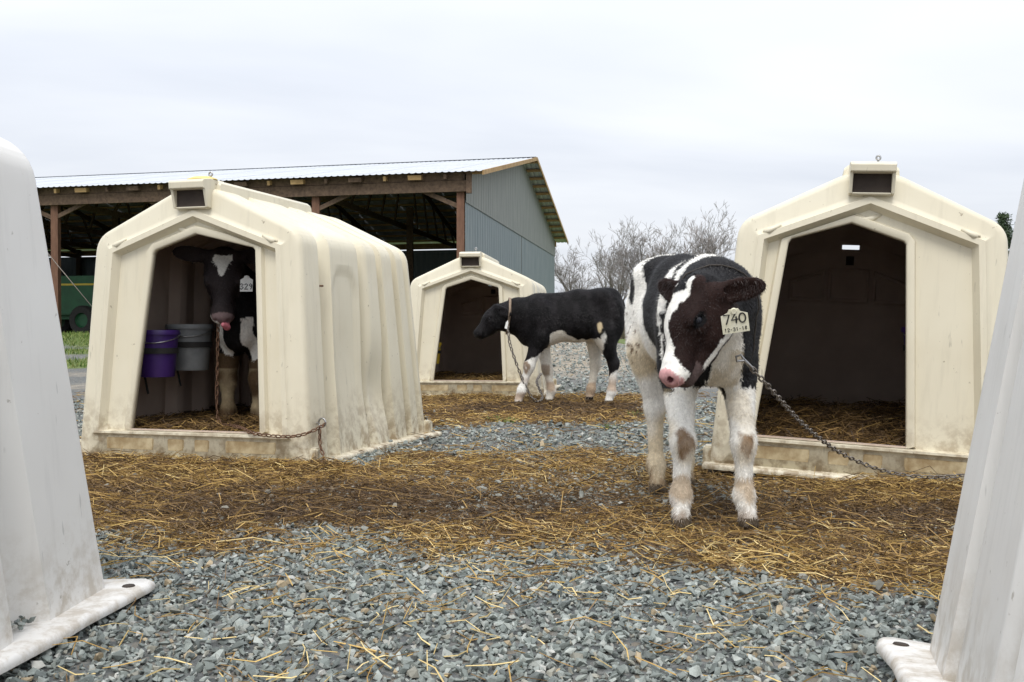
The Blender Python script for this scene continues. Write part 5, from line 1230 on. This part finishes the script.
chain('grey steel chain sagging from calf 740 to the right hutch sill', [(0.712, 3.03, 0.520), (0.80, 3.10, 0.440), (0.98, 3.35, 0.300), (1.20, 3.62, 0.170), (1.42, 3.76, 0.085), (1.62, 3.80, 0.060), (1.85, 3.84, 0.075), (2.10, 3.80, 0.10)], M_CHAIN, 0.029, 0.0185, 0.0029)
# the front clip on that chain
bm = bmesh.new(); tube(bm, [(0.700, 3.02, 0.532), (0.690, 3.015, 0.545), (0.676, 3.015, 0.540), (0.678, 3.015, 0.526), (0.70, 3.02, 0.528)], 0.004, 6); tube(bm, [(0.70, 3.02, 0.530), (0.735, 3.045, 0.500)], 0.0055, 6)
o = from_bm('snap_hook', bm, M_STEEL, None, 60); tag(o, 'small steel snap hook joining the chain to the twine collar of calf 740', 'hook')
# rusty chain of calf 329
bolt = hp(hl, hz_, HB*0.965-0.022, 0.10, 0.20)
k0 = (-1.53, 5.14, 0.66)
rt = chain('rusty chain hanging from calf 329 and out over the sill', [(-1.478, 5.03, 0.655), (-1.482, 5.03, 0.45), (-1.486, 5.03, 0.26), (-1.47, 5.02, 0.155), (-1.38, 4.92, 0.150), tuple(hp(hl, hz_, 0.26, 0.05, 0.172)), tuple(hp(hl, hz_, 0.36, -0.025, 0.158)), tuple(hp(hl, hz_, 0.52, -0.035, 0.150)), tuple(hp(hl, hz_, 0.60, -0.02, 0.160)), tuple(hp(hl, hz_, 0.645, 0.03, 0.182)), tuple(bolt+Vector((0.05, -0.02, 0.0)))], M_RUST, 0.031, 0.020, 0.0033)
chain('', [tuple(hp(hl, hz_, 0.650, 0.05, 0.18)), tuple(hp(hl, hz_, 0.654, 0.045, 0.11)), tuple(hp(hl, hz_, 0.685, 0.02, 0.055)), tuple(hp(hl, hz_, 0.705, -0.03, 0.04))], M_RUST, 0.031, 0.020, 0.0033, root=rt)
eye_bolt(hutch_left, (HB-0.03, 0.12, 0.20), (1, -0.15, 0.1), 'tether_ring', 0.02)
chain('dark chain hanging from the black calf collar to the ground', [(-0.035, 8.30, 0.66), (-0.015, 8.26, 0.50), (0.06, 8.26, 0.28), (0.14, 8.28, 0.10), (0.21, 8.33, 0.025), (0.26, 8.55, 0.05), (0.22, 8.85, 0.16), (0.27, 9.2, 0.22)], M_CHAIN, 0.042, 0.028, 0.005)
chain_b = None

build_gravel(); build_straw(); build_grass()
